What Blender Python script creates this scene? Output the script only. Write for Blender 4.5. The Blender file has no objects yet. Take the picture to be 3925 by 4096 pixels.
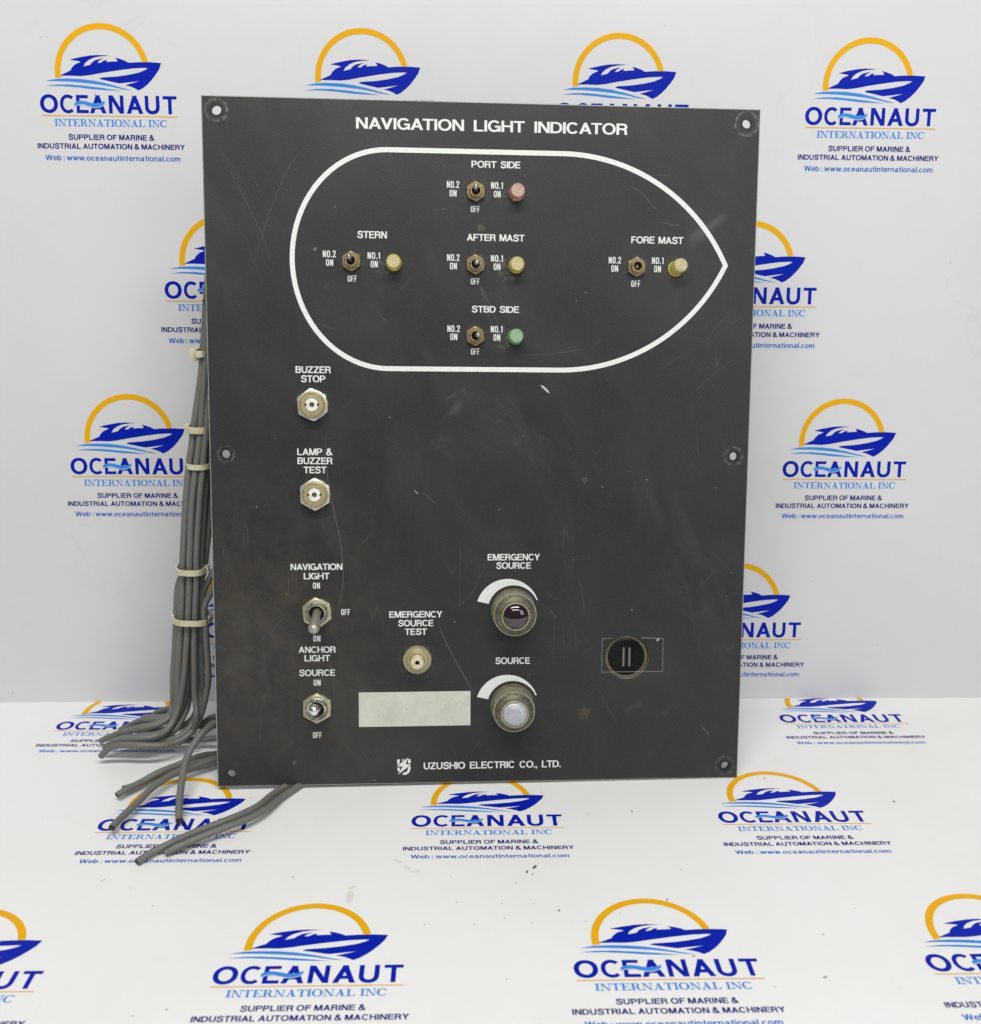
import bpy, bmesh, math, random
from mathutils import Vector, Matrix
from mathutils.geometry import delaunay_2d_cdt
random.seed(7)
PI = math.pi
MM = 0.001
S = bpy.context.scene
C = S.collection
R = math.radians

# ------------------------------------------------------------------ camera, world, lamps, exposure
cam_d = bpy.data.cameras.new('camera')
cam = bpy.data.objects.new('camera', cam_d); C.objects.link(cam); S.camera = cam
cam_d.sensor_fit = 'VERTICAL'; cam_d.sensor_height = 24.0; cam_d.lens = 24.0*3997.104/4096
cam_d.clip_start = 0.01; cam_d.clip_end = 50
m3 = Matrix(((0.999582658, -0.001456139, -0.028851174), (-0.027190708, 0.289858380, -0.956683221), (0.009755818, 0.957068440, 0.289697816)))
cam.matrix_world = Matrix.Translation((-0.00878625, -0.63344213, 0.32970689)) @ m3.to_4x4()
cam_d.dof.use_dof = True; cam_d.dof.focus_distance = 0.60; cam_d.dof.aperture_fstop = 9.0

W = bpy.data.worlds.new('World'); S.world = W; W.use_nodes = True
W.node_tree.nodes['Background'].inputs[0].default_value = (0.93, 0.96, 1.0, 1)
W.node_tree.nodes['Background'].inputs[1].default_value = 0.13

def area(name, loc, target, sx, sy, power, col=(1, 1, 1)):
    l = bpy.data.lights.new(name, 'AREA'); l.shape = 'RECTANGLE'; l.size = sx; l.size_y = sy; l.energy = power; l.color = col
    o = bpy.data.objects.new(name, l); C.objects.link(o); o.location = loc
    o.rotation_euler = (Vector(target) - Vector(loc)).to_track_quat('-Z', 'Y').to_euler()
    return o
area('ceiling_tube_lamp', (0.0, -0.74, 1.38), (0, -0.15, 0.1), 1.2, 0.14, 18, (1.0, 0.985, 0.95))
area('far_ceiling_tube_lamp', (0.2, -2.7, 2.0), (0, -0.1, 0.2), 2.0, 0.3, 17, (0.97, 0.98, 1.0))
area('side_fill_light', (1.25, -1.7, 0.85), (0, -0.1, 0.2), 0.7, 0.9, 5, (0.95, 0.98, 1.0))  # added fill light, no window known there; lightens the plate's right side

S.view_settings.view_transform = 'Standard'; S.view_settings.look = 'None'
S.view_settings.exposure = 0; S.view_settings.gamma = 1
S.cycles.max_bounces = 10; S.cycles.transparent_max_bounces = 12

# ------------------------------------------------------------------ helpers: materials
def srgb(r, g, b):
    f = lambda c: (c/255/12.92) if c/255 <= 0.04045 else ((c/255+0.055)/1.055)**2.4
    return (f(r), f(g), f(b), 1)

class NT:
    def __init__(s, name):
        s.m = bpy.data.materials.new(name); s.m.use_nodes = True
        s.t = s.m.node_tree; s.n = s.t.nodes; s.b = s.n['Principled BSDF']; s.l = s.t.links
        s.tc = s.n.new('ShaderNodeTexCoord')
    def link(s, a, b): s.l.new(a, b)
    def mapped(s, scale=(1, 1, 1), rot=(0, 0, 0), loc=(0, 0, 0)):
        mp = s.n.new('ShaderNodeMapping'); s.link(s.tc.outputs['Object'], mp.inputs[0])
        if any(rot): mp.vector_type = 'TEXTURE'; scale = tuple(1/v for v in scale)
        mp.inputs['Scale'].default_value = scale; mp.inputs['Rotation'].default_value = rot; mp.inputs['Location'].default_value = loc
        return mp.outputs[0]
    def noise(s, scale, detail=4, rough=.55, vec=None, dist=0):
        n = s.n.new('ShaderNodeTexNoise'); n.inputs['Scale'].default_value = scale; n.inputs['Detail'].default_value = detail
        n.inputs['Roughness'].default_value = rough; n.inputs['Distortion'].default_value = dist
        s.link(vec if vec is not None else s.tc.outputs['Object'], n.inputs['Vector']); return n.outputs['Fac']
    def ramp(s, fac, stops):
        r = s.n.new('ShaderNodeValToRGB'); e = r.color_ramp.elements
        while len(e) < len(stops): e.new(0.5)
        for k, (p, c) in enumerate(stops):
            e[k].position = p; e[k].color = c if len(c) == 4 else (*c, 1)
        s.link(fac, r.inputs[0]); return r.outputs[0]
    def val(s, fac, a, b, lo=0, hi=1):
        r = s.n.new('ShaderNodeMapRange'); s.link(fac, r.inputs[0])
        for k, v in enumerate((a, b, lo, hi)): r.inputs[k+1].default_value = v
        return r.outputs[0]
    def math(s, op, a, b=None):
        n = s.n.new('ShaderNodeMath'); n.operation = op
        for k, v in enumerate((a, b)):
            if v is None: continue
            if isinstance(v, (int, float)): n.inputs[k].default_value = v
            else: s.link(v, n.inputs[k])
        return n.outputs[0]
    def mix(s, fac, a, b):
        n = s.n.new('ShaderNodeMix'); n.data_type = 'RGBA'
        for k, v in ((0, fac), (6, a), (7, b)):
            if isinstance(v, (int, float)): n.inputs[k].default_value = v
            elif isinstance(v, tuple): n.inputs[k].default_value = v
            else: s.link(v, n.inputs[k])
        return n.outputs[2]
    def bump(s, h, strength=.3, dist=.0002):
        b = s.n.new('ShaderNodeBump'); b.inputs['Strength'].default_value = strength; b.inputs['Distance'].default_value = dist
        s.link(h, b.inputs['Height']); s.link(b.outputs[0], s.b.inputs['Normal'])
    def set(s, **k):
        names = dict(color='Base Color', rough='Roughness', metal='Metallic', spec='Specular IOR Level', trans='Transmission Weight', ior='IOR', coat='Coat Weight', coatr='Coat Roughness', alpha='Alpha')
        for a, v in k.items():
            i = s.b.inputs[names[a]]
            if isinstance(v, (int, float, tuple)): i.default_value = v
            else: s.link(v, i)
        return s
    def dist(s, p):
        v = s.n.new('ShaderNodeVectorMath'); v.operation = 'DISTANCE'; s.link(s.tc.outputs['Object'], v.inputs[0]); v.inputs[1].default_value = p
        return v.outputs['Value']

def plain(name, col, rough=.5, metal=0, **k):
    t = NT(name).set(color=col, rough=rough, metal=metal, **k); return t.m

# printed sheet (laminated white vinyl): faint grime, fibres, stains with a shape of their own
def sheet_mat(name, stains, tint):
    t = NT(name)
    big = t.noise(5, 5, .6); fine = t.noise(900, 2, .5); mid = t.noise(45, 5, .65)
    c = t.mix(t.val(big, .42, .72, 0, .8), tint, (tint[0]*.93, tint[1]*.925, tint[2]*.90, 1))
    c = t.mix(t.val(mid, .60, .75, 0, .22), c, (tint[0]*.86, tint[1]*.85, tint[2]*.80, 1))
    spk = t.n.new('ShaderNodeTexVoronoi'); spk.inputs['Scale'].default_value = 62; t.link(t.tc.outputs['Object'], spk.inputs['Vector'])
    sp = t.math('MULTIPLY', t.val(spk.outputs['Distance'], .022, .045, 1, 0), t.val(t.noise(23, 2), .53, .57, 0, 1))
    c = t.mix(t.math('MULTIPLY', sp, .65), c, (.16, .14, .11, 1))
    wav = t.noise(14, 3, .5, t.mapped((1, .4, 1), (0, 0, .5)), 1.6)
    c = t.mix(t.math('MULTIPLY', t.val(t.math('ABSOLUTE', t.math('SUBTRACT', wav, .5)), 0, .006, 1, 0), t.val(t.noise(6, 2), .52, .66, 0, .13)), c, (.38, .33, .32, 1))
    wob = t.noise(220, 4, .7)
    for (x, y, z, r, sx, sy, a, col) in stains:
        mp = t.n.new('ShaderNodeMapping'); mp.vector_type = 'TEXTURE'; t.link(t.tc.outputs['Object'], mp.inputs[0])
        mp.inputs['Location'].default_value = (x, y, z); mp.inputs['Rotation'].default_value = (0, 0, a); mp.inputs['Scale'].default_value = (sx, sy, 1)
        ln = t.n.new('ShaderNodeVectorMath'); ln.operation = 'LENGTH'; t.link(mp.outputs[0], ln.inputs[0])
        d = t.math('ADD', ln.outputs['Value'], t.math('MULTIPLY', t.math('SUBTRACT', wob, .5), r*1.6))
        c = t.mix(t.val(d, r*.85, r*1.1, .38, 0), c, col)
    t.set(color=c, rough=t.val(mid, .3, .7, .42, .55), spec=.4)
    t.bump(fine, .12, .0001)
    return t.m

BE = (.52, .47, .33, 1); DK = (.12, .10, .07, 1)
M = {}
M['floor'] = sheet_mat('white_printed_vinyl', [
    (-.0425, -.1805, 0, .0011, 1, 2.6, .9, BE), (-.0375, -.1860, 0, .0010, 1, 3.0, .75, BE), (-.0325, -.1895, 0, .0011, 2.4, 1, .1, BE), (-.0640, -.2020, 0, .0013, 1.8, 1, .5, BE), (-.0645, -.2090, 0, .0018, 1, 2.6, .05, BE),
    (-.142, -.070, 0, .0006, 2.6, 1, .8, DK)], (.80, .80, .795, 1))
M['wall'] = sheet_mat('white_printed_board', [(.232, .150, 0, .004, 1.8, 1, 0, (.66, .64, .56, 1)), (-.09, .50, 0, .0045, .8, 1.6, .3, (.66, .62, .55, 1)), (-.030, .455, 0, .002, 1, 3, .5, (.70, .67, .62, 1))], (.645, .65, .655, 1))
M['edge'] = plain('board_edge', (.42, .44, .42, 1), .5)
def ink(name, col, rough=.45):
    t = NT(name); n = t.noise(1500, 2); d = tuple(min(1, c*1.12+.002) for c in col[:3])+(1,)
    t.set(color=t.mix(t.val(n, .35, .7), col, d), rough=rough, spec=.10); return t.m
M['navy'] = ink('royal_blue_ink', srgb(0, 28, 160)); M['navy2'] = ink('dark_blue_ink', srgb(6, 18, 112))
M['sky'] = ink('light_blue_ink', srgb(56, 132, 214)); M['web'] = ink('web_address_blue_ink', srgb(34, 100, 186)); M['gold'] = ink('amber_ink', srgb(222, 164, 8))

# black painted plate with dust, smudges, hairline scratches and washer marks round the fixing holes
HOLES = [(-146.6, 381.6, 2.6), (147.0, 381.2, 2.5), (-145.6, 194.7, 2.35), (145.7, 194.3, 2.35), (-146.5, 7.9, 2.3), (146.7, 7.9, 2.3)]
def plate_mat():
    t = NT('worn_black_anodised_paint')
    base = (.0215, .0225, .0225, 1)
    cloud = t.noise(11, 6, .62, None, .6); cl2 = t.noise(34, 6, .7, t.mapped((1, .35, 1), (0, 0, .45)), .8)
    c = t.mix(t.val(cloud, .42, .74, 0, .8), base, (.040, .040, .036, 1))
    c = t.mix(t.math('MULTIPLY', t.val(cl2, .50, .76, 0, .6), t.val(t.noise(7, 3), .42, .66)), c, (.075, .072, .062, 1))
    grain = t.noise(1400, 3, .7)
    c = t.mix(t.val(grain, .48, .75, 0, .5), c, (.085, .084, .076, 1))
    # dusty brown film near the bottom left
    br = t.math('MULTIPLY', t.val(t.dist((-.13, .09, 0)), .02, .11, 1, 0), t.val(t.noise(60, 6, .75), .42, .7, 0, .8))
    c = t.mix(br, c, (.074, .058, .040, 1))
    for (ang, sc, th, seed) in ((.35, 38, .0035, 0), (-.8, 30, .0028, 3), (1.25, 26, .0028, 7), (.02, 44, .003, 11), (2.2, 22, .002, 15)):
        v = t.mapped((1, .055, 1), (0, 0, ang), (seed, seed*.7, 0))
        n = t.noise(sc, 1, .4, v, .35)
        ln = t.val(t.math('ABSOLUTE', t.math('SUBTRACT', n, .5)), 0, th, 1, 0)
        brk = t.val(t.noise(19, 4, .6, t.mapped((1, 1, 1), (0, 0, 0), (seed*3, 1, 2))), .57, .66, 0, .30)
        c = t.mix(t.math('MULTIPLY', ln, brk), c, (.16, .16, .15, 1))
    vo = t.n.new('ShaderNodeTexVoronoi'); vo.inputs['Scale'].default_value = 95; t.link(t.tc.outputs['Object'], vo.inputs['Vector'])
    dot = t.math('MULTIPLY', t.val(vo.outputs['Distance'], .02, .04, 1, 0), t.val(t.noise(40, 2, .5), .52, .56, 0, 1))
    c = t.mix(t.math('MULTIPLY', dot, .8), c, (.42, .42, .40, 1))
    ringn = t.noise(420, 5, .75); rn2 = t.noise(110, 3, .6)
    for (x, y, r), k, amp in zip(HOLES, (6.2, 6.9, 4.9, 5.6, 0, 6.0), (.9, .95, .5, .75, 0, .5)):
        if not k: continue
        d = t.dist((x*MM, y*MM, 0))
        band = t.math('MULTIPLY', t.val(d, (k-1.6)*MM, (k-.4)*MM), t.val(d, (k+.35)*MM, k*MM))
        c = t.mix(t.math('MULTIPLY', band, t.val(ringn, .44, .62, 0, amp)), c, (.20, .20, .168, 1))
        c = t.mix(t.val(d, (r+2.0)*MM, (r+.5)*MM, 0, .85), c, (.010, .012, .011, 1))
        inner = t.val(d, (k-.3)*MM, k*MM, 1, 0)
        c = t.mix(t.math('MULTIPLY', inner, t.val(ringn, .50, .66, 0, .25)), c, (.12, .115, .10, 1))
    # dust halos left round the fittings
    for (x, y, r, a, col) in ((-95.7, 103.9, 11.5, .85, (.14, .13, .08, 1)), (-96.4, 47.1, 11, .75, (.11, .085, .045, 1)), (-96.6, 223, 12, .6, (.10, .10, .09, 1)), (-95.8, 172.3, 12, .7, (.12, .115, .10, 1)),
                         (-5.3, 341.4, 9, .8, (.12, .11, .08, 1)), (-5.3, 301.6, 9, .8, (.12, .11, .08, 1)), (-5.3, 262, 9, .8, (.11, .10, .075, 1)), (-74.3, 302, 9, .7, (.11, .10, .075, 1)), (85.9, 301.6, 9, .7, (.11, .105, .09, 1)),
                         (12.5, 299, 8, 1, (.17, .165, .13, 1)), (11.5, 260, 7, .9, (.16, .16, .14, 1)), (-56, 300, 7, .7, (.14, .14, .13, 1)), (14, 339, 7.5, .7, (.14, .13, .12, 1)), (109, 301, 9, .8, (.13, .13, .12, 1)),
                         (17.7, 104, 17, .6, (.11, .105, .085, 1)), (17.7, 47, 17.5, .75, (.12, .10, .07, 1)), (-38.2, 75, 13, .8, (.16, .155, .14, 1))):
        d = t.dist((x*MM, y*MM, 0))
        c = t.mix(t.math('MULTIPLY', t.val(d, r*MM, r*.55*MM), t.val(ringn, .48, .68, 0, a)), c, col)
    for (x, y, r, col) in ((61.0, 41.7, 4.6, (.11, .08, .045, 1)), (58.5, 180.3, 1.6, (.12, .10, .06, 1)), (-2.6, 321.2, 2.4, (.13, .105, .06, 1)), (-94.4, 308.7, 1.1, (.36, .38, .38, 1)), (-110, 14, 2.2, (.14, .10, .07, 1))):
        d = t.math('ADD', t.dist((x*MM, y*MM, 0)), t.math('MULTIPLY', t.math('SUBTRACT', rn2, .5), r*2.4*MM))
        c = t.mix(t.math('MULTIPLY', t.val(d, r*MM, r*.4*MM, 0, .8), t.val(ringn, .40, .60, .25, 1)), c, col)
    t.set(color=c, rough=t.val(cl2, .35, .7, .36, .50), spec=.33)
    t.bump(grain, .10, .00008)
    return t.m
M['plate'] = plate_mat()
def metal(name, a, b, dirt, rough=(.3, .5), scale=260, bump=.25, met=.75, amt=.9):
    t = NT(name); n1 = t.noise(scale, 6, .7); n2 = t.noise(scale*2.7, 4, .7)
    c = t.mix(t.val(n1, .35, .65), a, b); c = t.mix(t.val(n2, .52, .68, 0, amt), c, dirt)
    t.set(color=c, rough=t.val(n1, .3, .7, *rough), metal=t.val(n2, .5, .66, met, met*.3))
    t.bump(n2, bump, .0001); return t.m
M['bare'] = metal('bare_plate_edge', (.34, .36, .30, 1), (.46, .48, .41, 1), (.16, .16, .13, 1), met=.3)
M['zinc'] = metal('yellowed_zinc', (.42, .41, .25, 1), (.56, .54, .36, 1), (.20, .17, .09, 1), (.34, .5))
M['zincw'] = metal('pale_zinc', (.60, .58, .46, 1), (.70, .70, .62, 1), (.32, .29, .17, 1), (.3, .45))
M['brass'] = metal('tarnished_brass', (.30, .23, .115, 1), (.40, .315, .17, 1), (.11, .08, .04, 1), (.36, .55), 300)
M['tan'] = metal('dull_brass', (.42, .36, .20, 1), (.50, .43, .25, 1), (.24, .18, .08, 1), (.4, .6), 420, .35, .6)
M['nickel'] = metal('worn_nickel', (.55, .53, .46, 1), (.66, .65, .58, 1), (.20, .165, .10, 1), (.14, .32), 200, .12, .95, .5)
M['lever'] = metal('dull_nickel_lever', (.42, .41, .33, 1), (.50, .49, .40, 1), (.25, .22, .14, 1), (.3, .45), 330, .2, .7, .7)
M['chrome'] = metal('polished_chrome', (.80, .80, .80, 1), (.85, .85, .84, 1), (.5, .48, .42, 1), (.06, .12), 300, .03, 1.0, .25)
M['knurl'] = metal('dusty_green_brass', (.25, .24, .165, 1), (.40, .39, .27, 1), (.05, .047, .033, 1), (.45, .65), 330, .6, .5)
M['face'] = metal('grimy_bronze', (.085, .08, .06, 1), (.22, .205, .14, 1), (.018, .016, .012, 1), (.4, .6), 190, .9, .4)
M['lip'] = metal('rubbed_brass_lip', (.46, .43, .28, 1), (.55, .52, .36, 1), (.20, .18, .11, 1), (.35, .5), 300, .3, .6)
M['gapring'] = metal('dusty_ring', (.14, .115, .075, 1), (.20, .165, .11, 1), (.05, .04, .03, 1), (.5, .7), 300, .5, .1)
M['black'] = plain('matt_black', (.004, .004, .005, 1), .6)
M['blackp'] = plain('glossy_black_plastic', (.003, .003, .004, 1), .25, spec=.2)
M['ivory'] = NT('aged_ivory_plastic').set(rough=.4).m
_t = NT('aged_ivory_plastic_grime'); M['ivory'] = _t.set(color=_t.mix(_t.val(_t.noise(330, 5, .7), .45, .68), (.68, .62, .42, 1), (.44, .35, .17, 1)), rough=.38).m
_t = NT('white_porcelain_insert'); M['white'] = _t.set(color=_t.mix(_t.val(_t.noise(260, 4, .7), .5, .68), (.80, .79, .74, 1), (.50, .42, .26, 1)), rough=.28).m
_t = NT('engraved_white_fill'); _n = _t.noise(500, 5, .7)
M['print'] = _t.set(color=_t.mix(_t.val(_n, .52, .75, 0, .6), (.74, .77, .73, 1), (.50, .51, .45, 1)), rough=.55, spec=.3).m
_t = NT('blank_cream_label'); _n = _t.noise(80, 5, .7); _d = _t.noise(300, 3, .6)
_c = _t.mix(_t.val(_n, .4, .7), (.60, .61, .53, 1), (.50, .50, .40, 1))
M['label'] = _t.set(color=_t.mix(_t.val(_d, .67, .72, 0, .8), _c, (.30, .26, .16, 1)), rough=.4).m
def cable_mat():
    t = NT('grey_cable_sheath'); n = t.noise(90, 5, .7); g = t.noise(900, 3, .6)
    c = t.mix(t.val(g, .35, .7), (.125, .130, .118, 1), (.165, .170, .152, 1))
    c = t.mix(t.val(n, .50, .68, 0, .6), c, (.19, .155, .105, 1))
    t.set(color=c, rough=.48, spec=.45); t.bump(g, .15, .0001); return t.m
M['cable'] = cable_mat()
M['core'] = plain('cut_cable_end', (.03, .028, .025, 1), .7)
_t = NT('yellowed_nylon'); M['nylon'] = _t.set(color=_t.mix(_t.val(_t.noise(150, 3), .4, .7), (.62, .60, .43, 1), (.52, .47, .29, 1)), rough=.38, spec=.5).m
M['nylon'].node_tree.nodes['Principled BSDF'].inputs['Subsurface Weight'].default_value = .25
M['nylon'].node_tree.nodes['Principled BSDF'].inputs['Subsurface Scale'].default_value = .002
def lens_mat(name, col, edge):
    t = NT(name); n = t.noise(700, 3, .6)
    t.set(color=t.mix(t.val(n, .4, .7), col, edge), rough=.14, trans=.6, ior=1.46, spec=.8); return t.m
M['lens_red'] = lens_mat('dusty_red_lens', (.84, .54, .42, 1), (.78, .46, .36, 1))
M['lens_yellow'] = lens_mat('dusty_yellow_lens', (.84, .78, .38, 1), (.80, .70, .24, 1))
M['lens_green'] = lens_mat('dusty_green_lens', (.46, .72, .44, 1), (.36, .62, .36, 1))
for _k, _a, _b in (('red', (.84, .72, .62, 1), (.70, .48, .38, 1)), ('yellow', (.86, .80, .56, 1), (.76, .66, .32, 1)), ('green', (.62, .70, .56, 1), (.38, .58, .38, 1))):
    _t = NT('dusty_%s_lens_face' % _k); _n = _t.noise(900, 4, .7)
    M['dusty_'+_k] = _t.set(color=_t.mix(_t.val(_n, .38, .66), _a, _b), rough=.16, spec=1.0, trans=.25, coat=.8, coatr=.08).m  # pale lens centre: dust plus highlights of the rings put into the colour
M['seat_red'] = plain('pale_red_lens_seat', (.78, .34, .24, 1), .6)
M['seat_yellow'] = plain('yellow_lens_seat', (.85, .74, .05, 1), .6)
M['seat_green'] = plain('green_lens_seat', (.20, .62, .16, 1), .6)
_t = NT('dark_ruby_glass'); M['ruby'] = _t.set(color=(.016, .001, .004, 1), rough=.06, spec=.9, coat=.8, coatr=.02).m
_t = NT('frosted_clear_glass'); _v = _t.noise(650, 4, .75); M['frost'] = _t.set(color=_t.mix(_t.val(_v, .42, .72), (.36, .375, .395, 1), (.56, .58, .59, 1)), rough=.3, coat=1.0, coatr=.03).m; _t.bump(_v, .2, .0002)
def tape_mat():
    t = NT('clear_adhesive_tape'); n = t.noise(70, 4, .6)
    tr = t.n.new('ShaderNodeBsdfTransparent'); tr.inputs[0].default_value = (.90, .90, .87, 1)
    mx = t.n.new('ShaderNodeMixShader'); t.set(color=(.20, .19, .17, 1), rough=.18)
    t.link(t.val(n, .3, .7, .01, .05), mx.inputs[0]); t.link(tr.outputs[0], mx.inputs[1]); t.link(t.b.outputs[0], mx.inputs[2])
    t.link(mx.outputs[0], t.n['Material Output'].inputs['Surface']); return t.m
M['tape'] = tape_mat()
M['tapeedge'] = plain('lifted_tape_edge', (.42, .41, .35, 1), .4)
M['scratch'] = plain('light_scratch', (.20, .19, .165, 1), .6)
M['chip'] = plain('pale_chip', (.42, .44, .40, 1), .6)
M['crumb'] = metal('dark_grit', (.10, .085, .06, 1), (.16, .13, .09, 1), (.03, .025, .02, 1), met=0)

# ------------------------------------------------------------------ helpers: meshes
def link(name, bm, mats, parent=None, smooth=None, scale=MM):
    me = bpy.data.meshes.new(name)
    if scale != 1: bm.transform(Matrix.Scale(scale, 4))
    bmesh.ops.recalc_face_normals(bm, faces=bm.faces) if smooth != 'keep' else None
    bm.to_mesh(me); bm.free()
    for m in (mats if isinstance(mats, (list, tuple)) else [mats]): me.materials.append(M[m])
    if smooth and smooth != 'keep':
        for p in me.polygons: p.use_smooth = True
        me.set_sharp_from_angle(angle=R(smooth))
    o = bpy.data.objects.new(name, me); C.objects.link(o)
    if parent: o.parent = parent
    return o
def tag(o, label=None, cat=None, group=None, kind=None):
    for k, v in (('label', label), ('category', cat), ('group', group), ('kind', kind)):
        if v: o[k] = v
    return o
def box(bm, x0, x1, y0, y1, z0, z1, mi=0):
    v = [bm.verts.new(p) for p in ((x0, y0, z0), (x1, y0, z0), (x1, y1, z0), (x0, y1, z0), (x0, y0, z1), (x1, y0, z1), (x1, y1, z1), (x0, y1, z1))]
    for f in ((0, 3, 2, 1), (4, 5, 6, 7), (0, 1, 5, 4), (1, 2, 6, 5), (2, 3, 7, 6), (3, 0, 4, 7)):
        bm.faces.new([v[i] for i in f]).material_index = mi
def lathe(bm, prof, seg=48, cx=0, cy=0, cap0=True, cap1=True, mi=0, knurl=None):
    rings = []
    for r, z in prof:
        ring = []
        for k in range(seg):
            a = 2*PI*k/seg; rr = r
            if knurl and knurl[0] <= z <= knurl[1] and k % 2: rr = r*(1-knurl[2])
            ring.append(bm.verts.new((cx+rr*math.cos(a), cy+rr*math.sin(a), z)))
        rings.append(ring)
    for a, b in zip(rings, rings[1:]):
        for k in range(seg):
            bm.faces.new((a[k], a[(k+1) % seg], b[(k+1) % seg], b[k])).material_index = mi
    if cap0: bm.faces.new(rings[0][::-1]).material_index = mi
    if cap1: bm.faces.new(rings[-1]).material_index = mi
    return rings
def hexnut(bm, Rc, h, hole, rot=0, ch=.12, mi=0, cx=0, cy=0):
    seg = 48
    def hexr(a):
        a = (a - rot) % (PI/3); return Rc*math.cos(PI/6)/math.cos(a-PI/6)
    lo = [];mid = [];hi = [];inn = []; inb = []
    fl = Rc*math.cos(PI/6)
    for k in range(seg):
        a = 2*PI*k/seg+PI/2; r = hexr(a-PI/2); c, s_ = math.cos(a), math.sin(a)
        drop = max(0, (r-fl*1.0)*.55)
        lo.append(bm.verts.new((cx+r*c, cy+r*s_, 0))); mid.append(bm.verts.new((cx+r*c, cy+r*s_, h-drop-.15)))
        rt = fl*.965; hi.append(bm.verts.new((cx+rt*c, cy+rt*s_, h)))
        inn.append(bm.verts.new((cx+hole*c, cy+hole*s_, h))); inb.append(bm.verts.new((cx+hole*c, cy+hole*s_, 0)))
    for A, B in ((lo, mid), (mid, hi), (hi, inn), (inn, inb)):
        for k in range(seg):
            j = (k+1) % seg; bm.faces.new((A[k], A[j], B[j], B[k])).material_index = mi
def frame_tube(bm, pts, rad, seg=12, mi=0, capmi=None, closed=False, squash=None):
    pts = [Vector(p) for p in pts]; n = len(pts); rings = []
    up = Vector((0.13, 0.2, 1)).normalized(); prev = None
    for i, p in enumerate(pts):
        a = pts[i-1] if i else pts[0]; b = pts[i+1] if i < n-1 else pts[-1]
        if closed: a = pts[i-1]; b = pts[(i+1) % n]
        t = (b-a).normalized()
        if prev is None:
            x = t.orthogonal().normalized()
        else:
            x = (prev - t*prev.dot(t)).normalized()
        prev = x; y = t.cross(x)
        r = rad[i] if isinstance(rad, (list, tuple)) else rad
        rings.append([bm.verts.new(p + x*r*math.cos(2*PI*k/seg) + y*r*math.sin(2*PI*k/seg)) for k in range(seg)])
    for A, B in zip(rings, rings[1:] + ([rings[0]] if closed else [])):
        for k in range(seg):
            j = (k+1) % seg; bm.faces.new((A[k], A[j], B[j], B[k])).material_index = mi
    if not closed:
        bm.faces.new(rings[0][::-1]).material_index = mi if capmi is None else capmi
        bm.faces.new(rings[-1]).material_index = mi if capmi is None else capmi
def catmull(pts, sub=8):
    P = [Vector(p) for p in pts]; P = [P[0]*2-P[1]] + P + [P[-1]*2-P[-2]]; out = []
    for i in range(1, len(P)-2):
        p0, p1, p2, p3 = P[i-1:i+3]
        for k in range(sub):
            t = k/sub
            out.append(0.5*((2*p1)+(-p0+p2)*t+(2*p0-5*p1+4*p2-p3)*t*t+(-p0+3*p1-3*p2+p3)*t**3))
    out.append(P[-2]); return out

# ------------------------------------------------------------------ lettering: every glyph is drawn from strokes, then united into one flat mesh
def q(*p): return [list(p)]
def rect(x0, y0, x1, y1): return [[(x0, y0), (x1, y0), (x1, y1), (x0, y1)]]
def arc(cx, cy, rx, ry, a0, a1, wx, wy, n=2.0, seg=None):
    seg = seg or max(3, int(abs(a1-a0)/11)); o = []
    def pt(a, X, Y):
        c, s_ = math.cos(a), math.sin(a)
        return (cx+X*math.copysign(abs(c)**(2/n), c), cy+Y*math.copysign(abs(s_)**(2/n), s_))
    for k in range(seg):
        a = R(a0+(a1-a0)*k/seg); b = R(a0+(a1-a0)*(k+1)/seg)
        o.append([pt(a, rx, ry), pt(b, rx, ry), pt(b, rx-wx, ry-wy), pt(a, rx-wx, ry-wy)])
    return o
def stroke(pts, w, sub=5, wf=None):
    P = [v.to_2d() for v in catmull([(x, y, 0) for x, y in pts], sub)]; o = []; L = []
    for i, p in enumerate(P):
        t = (P[min(i+1, len(P)-1)]-P[max(i-1, 0)]).normalized(); nrm = Vector((-t.y, t.x))
        ww = w if wf is None else w*wf(i/(len(P)-1)); L.append((p+nrm*ww/2, p-nrm*ww/2))
    for (a, b), (c, d) in zip(L, L[1:]): o.append([tuple(a), tuple(c), tuple(d), tuple(b)])
    return o
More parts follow.
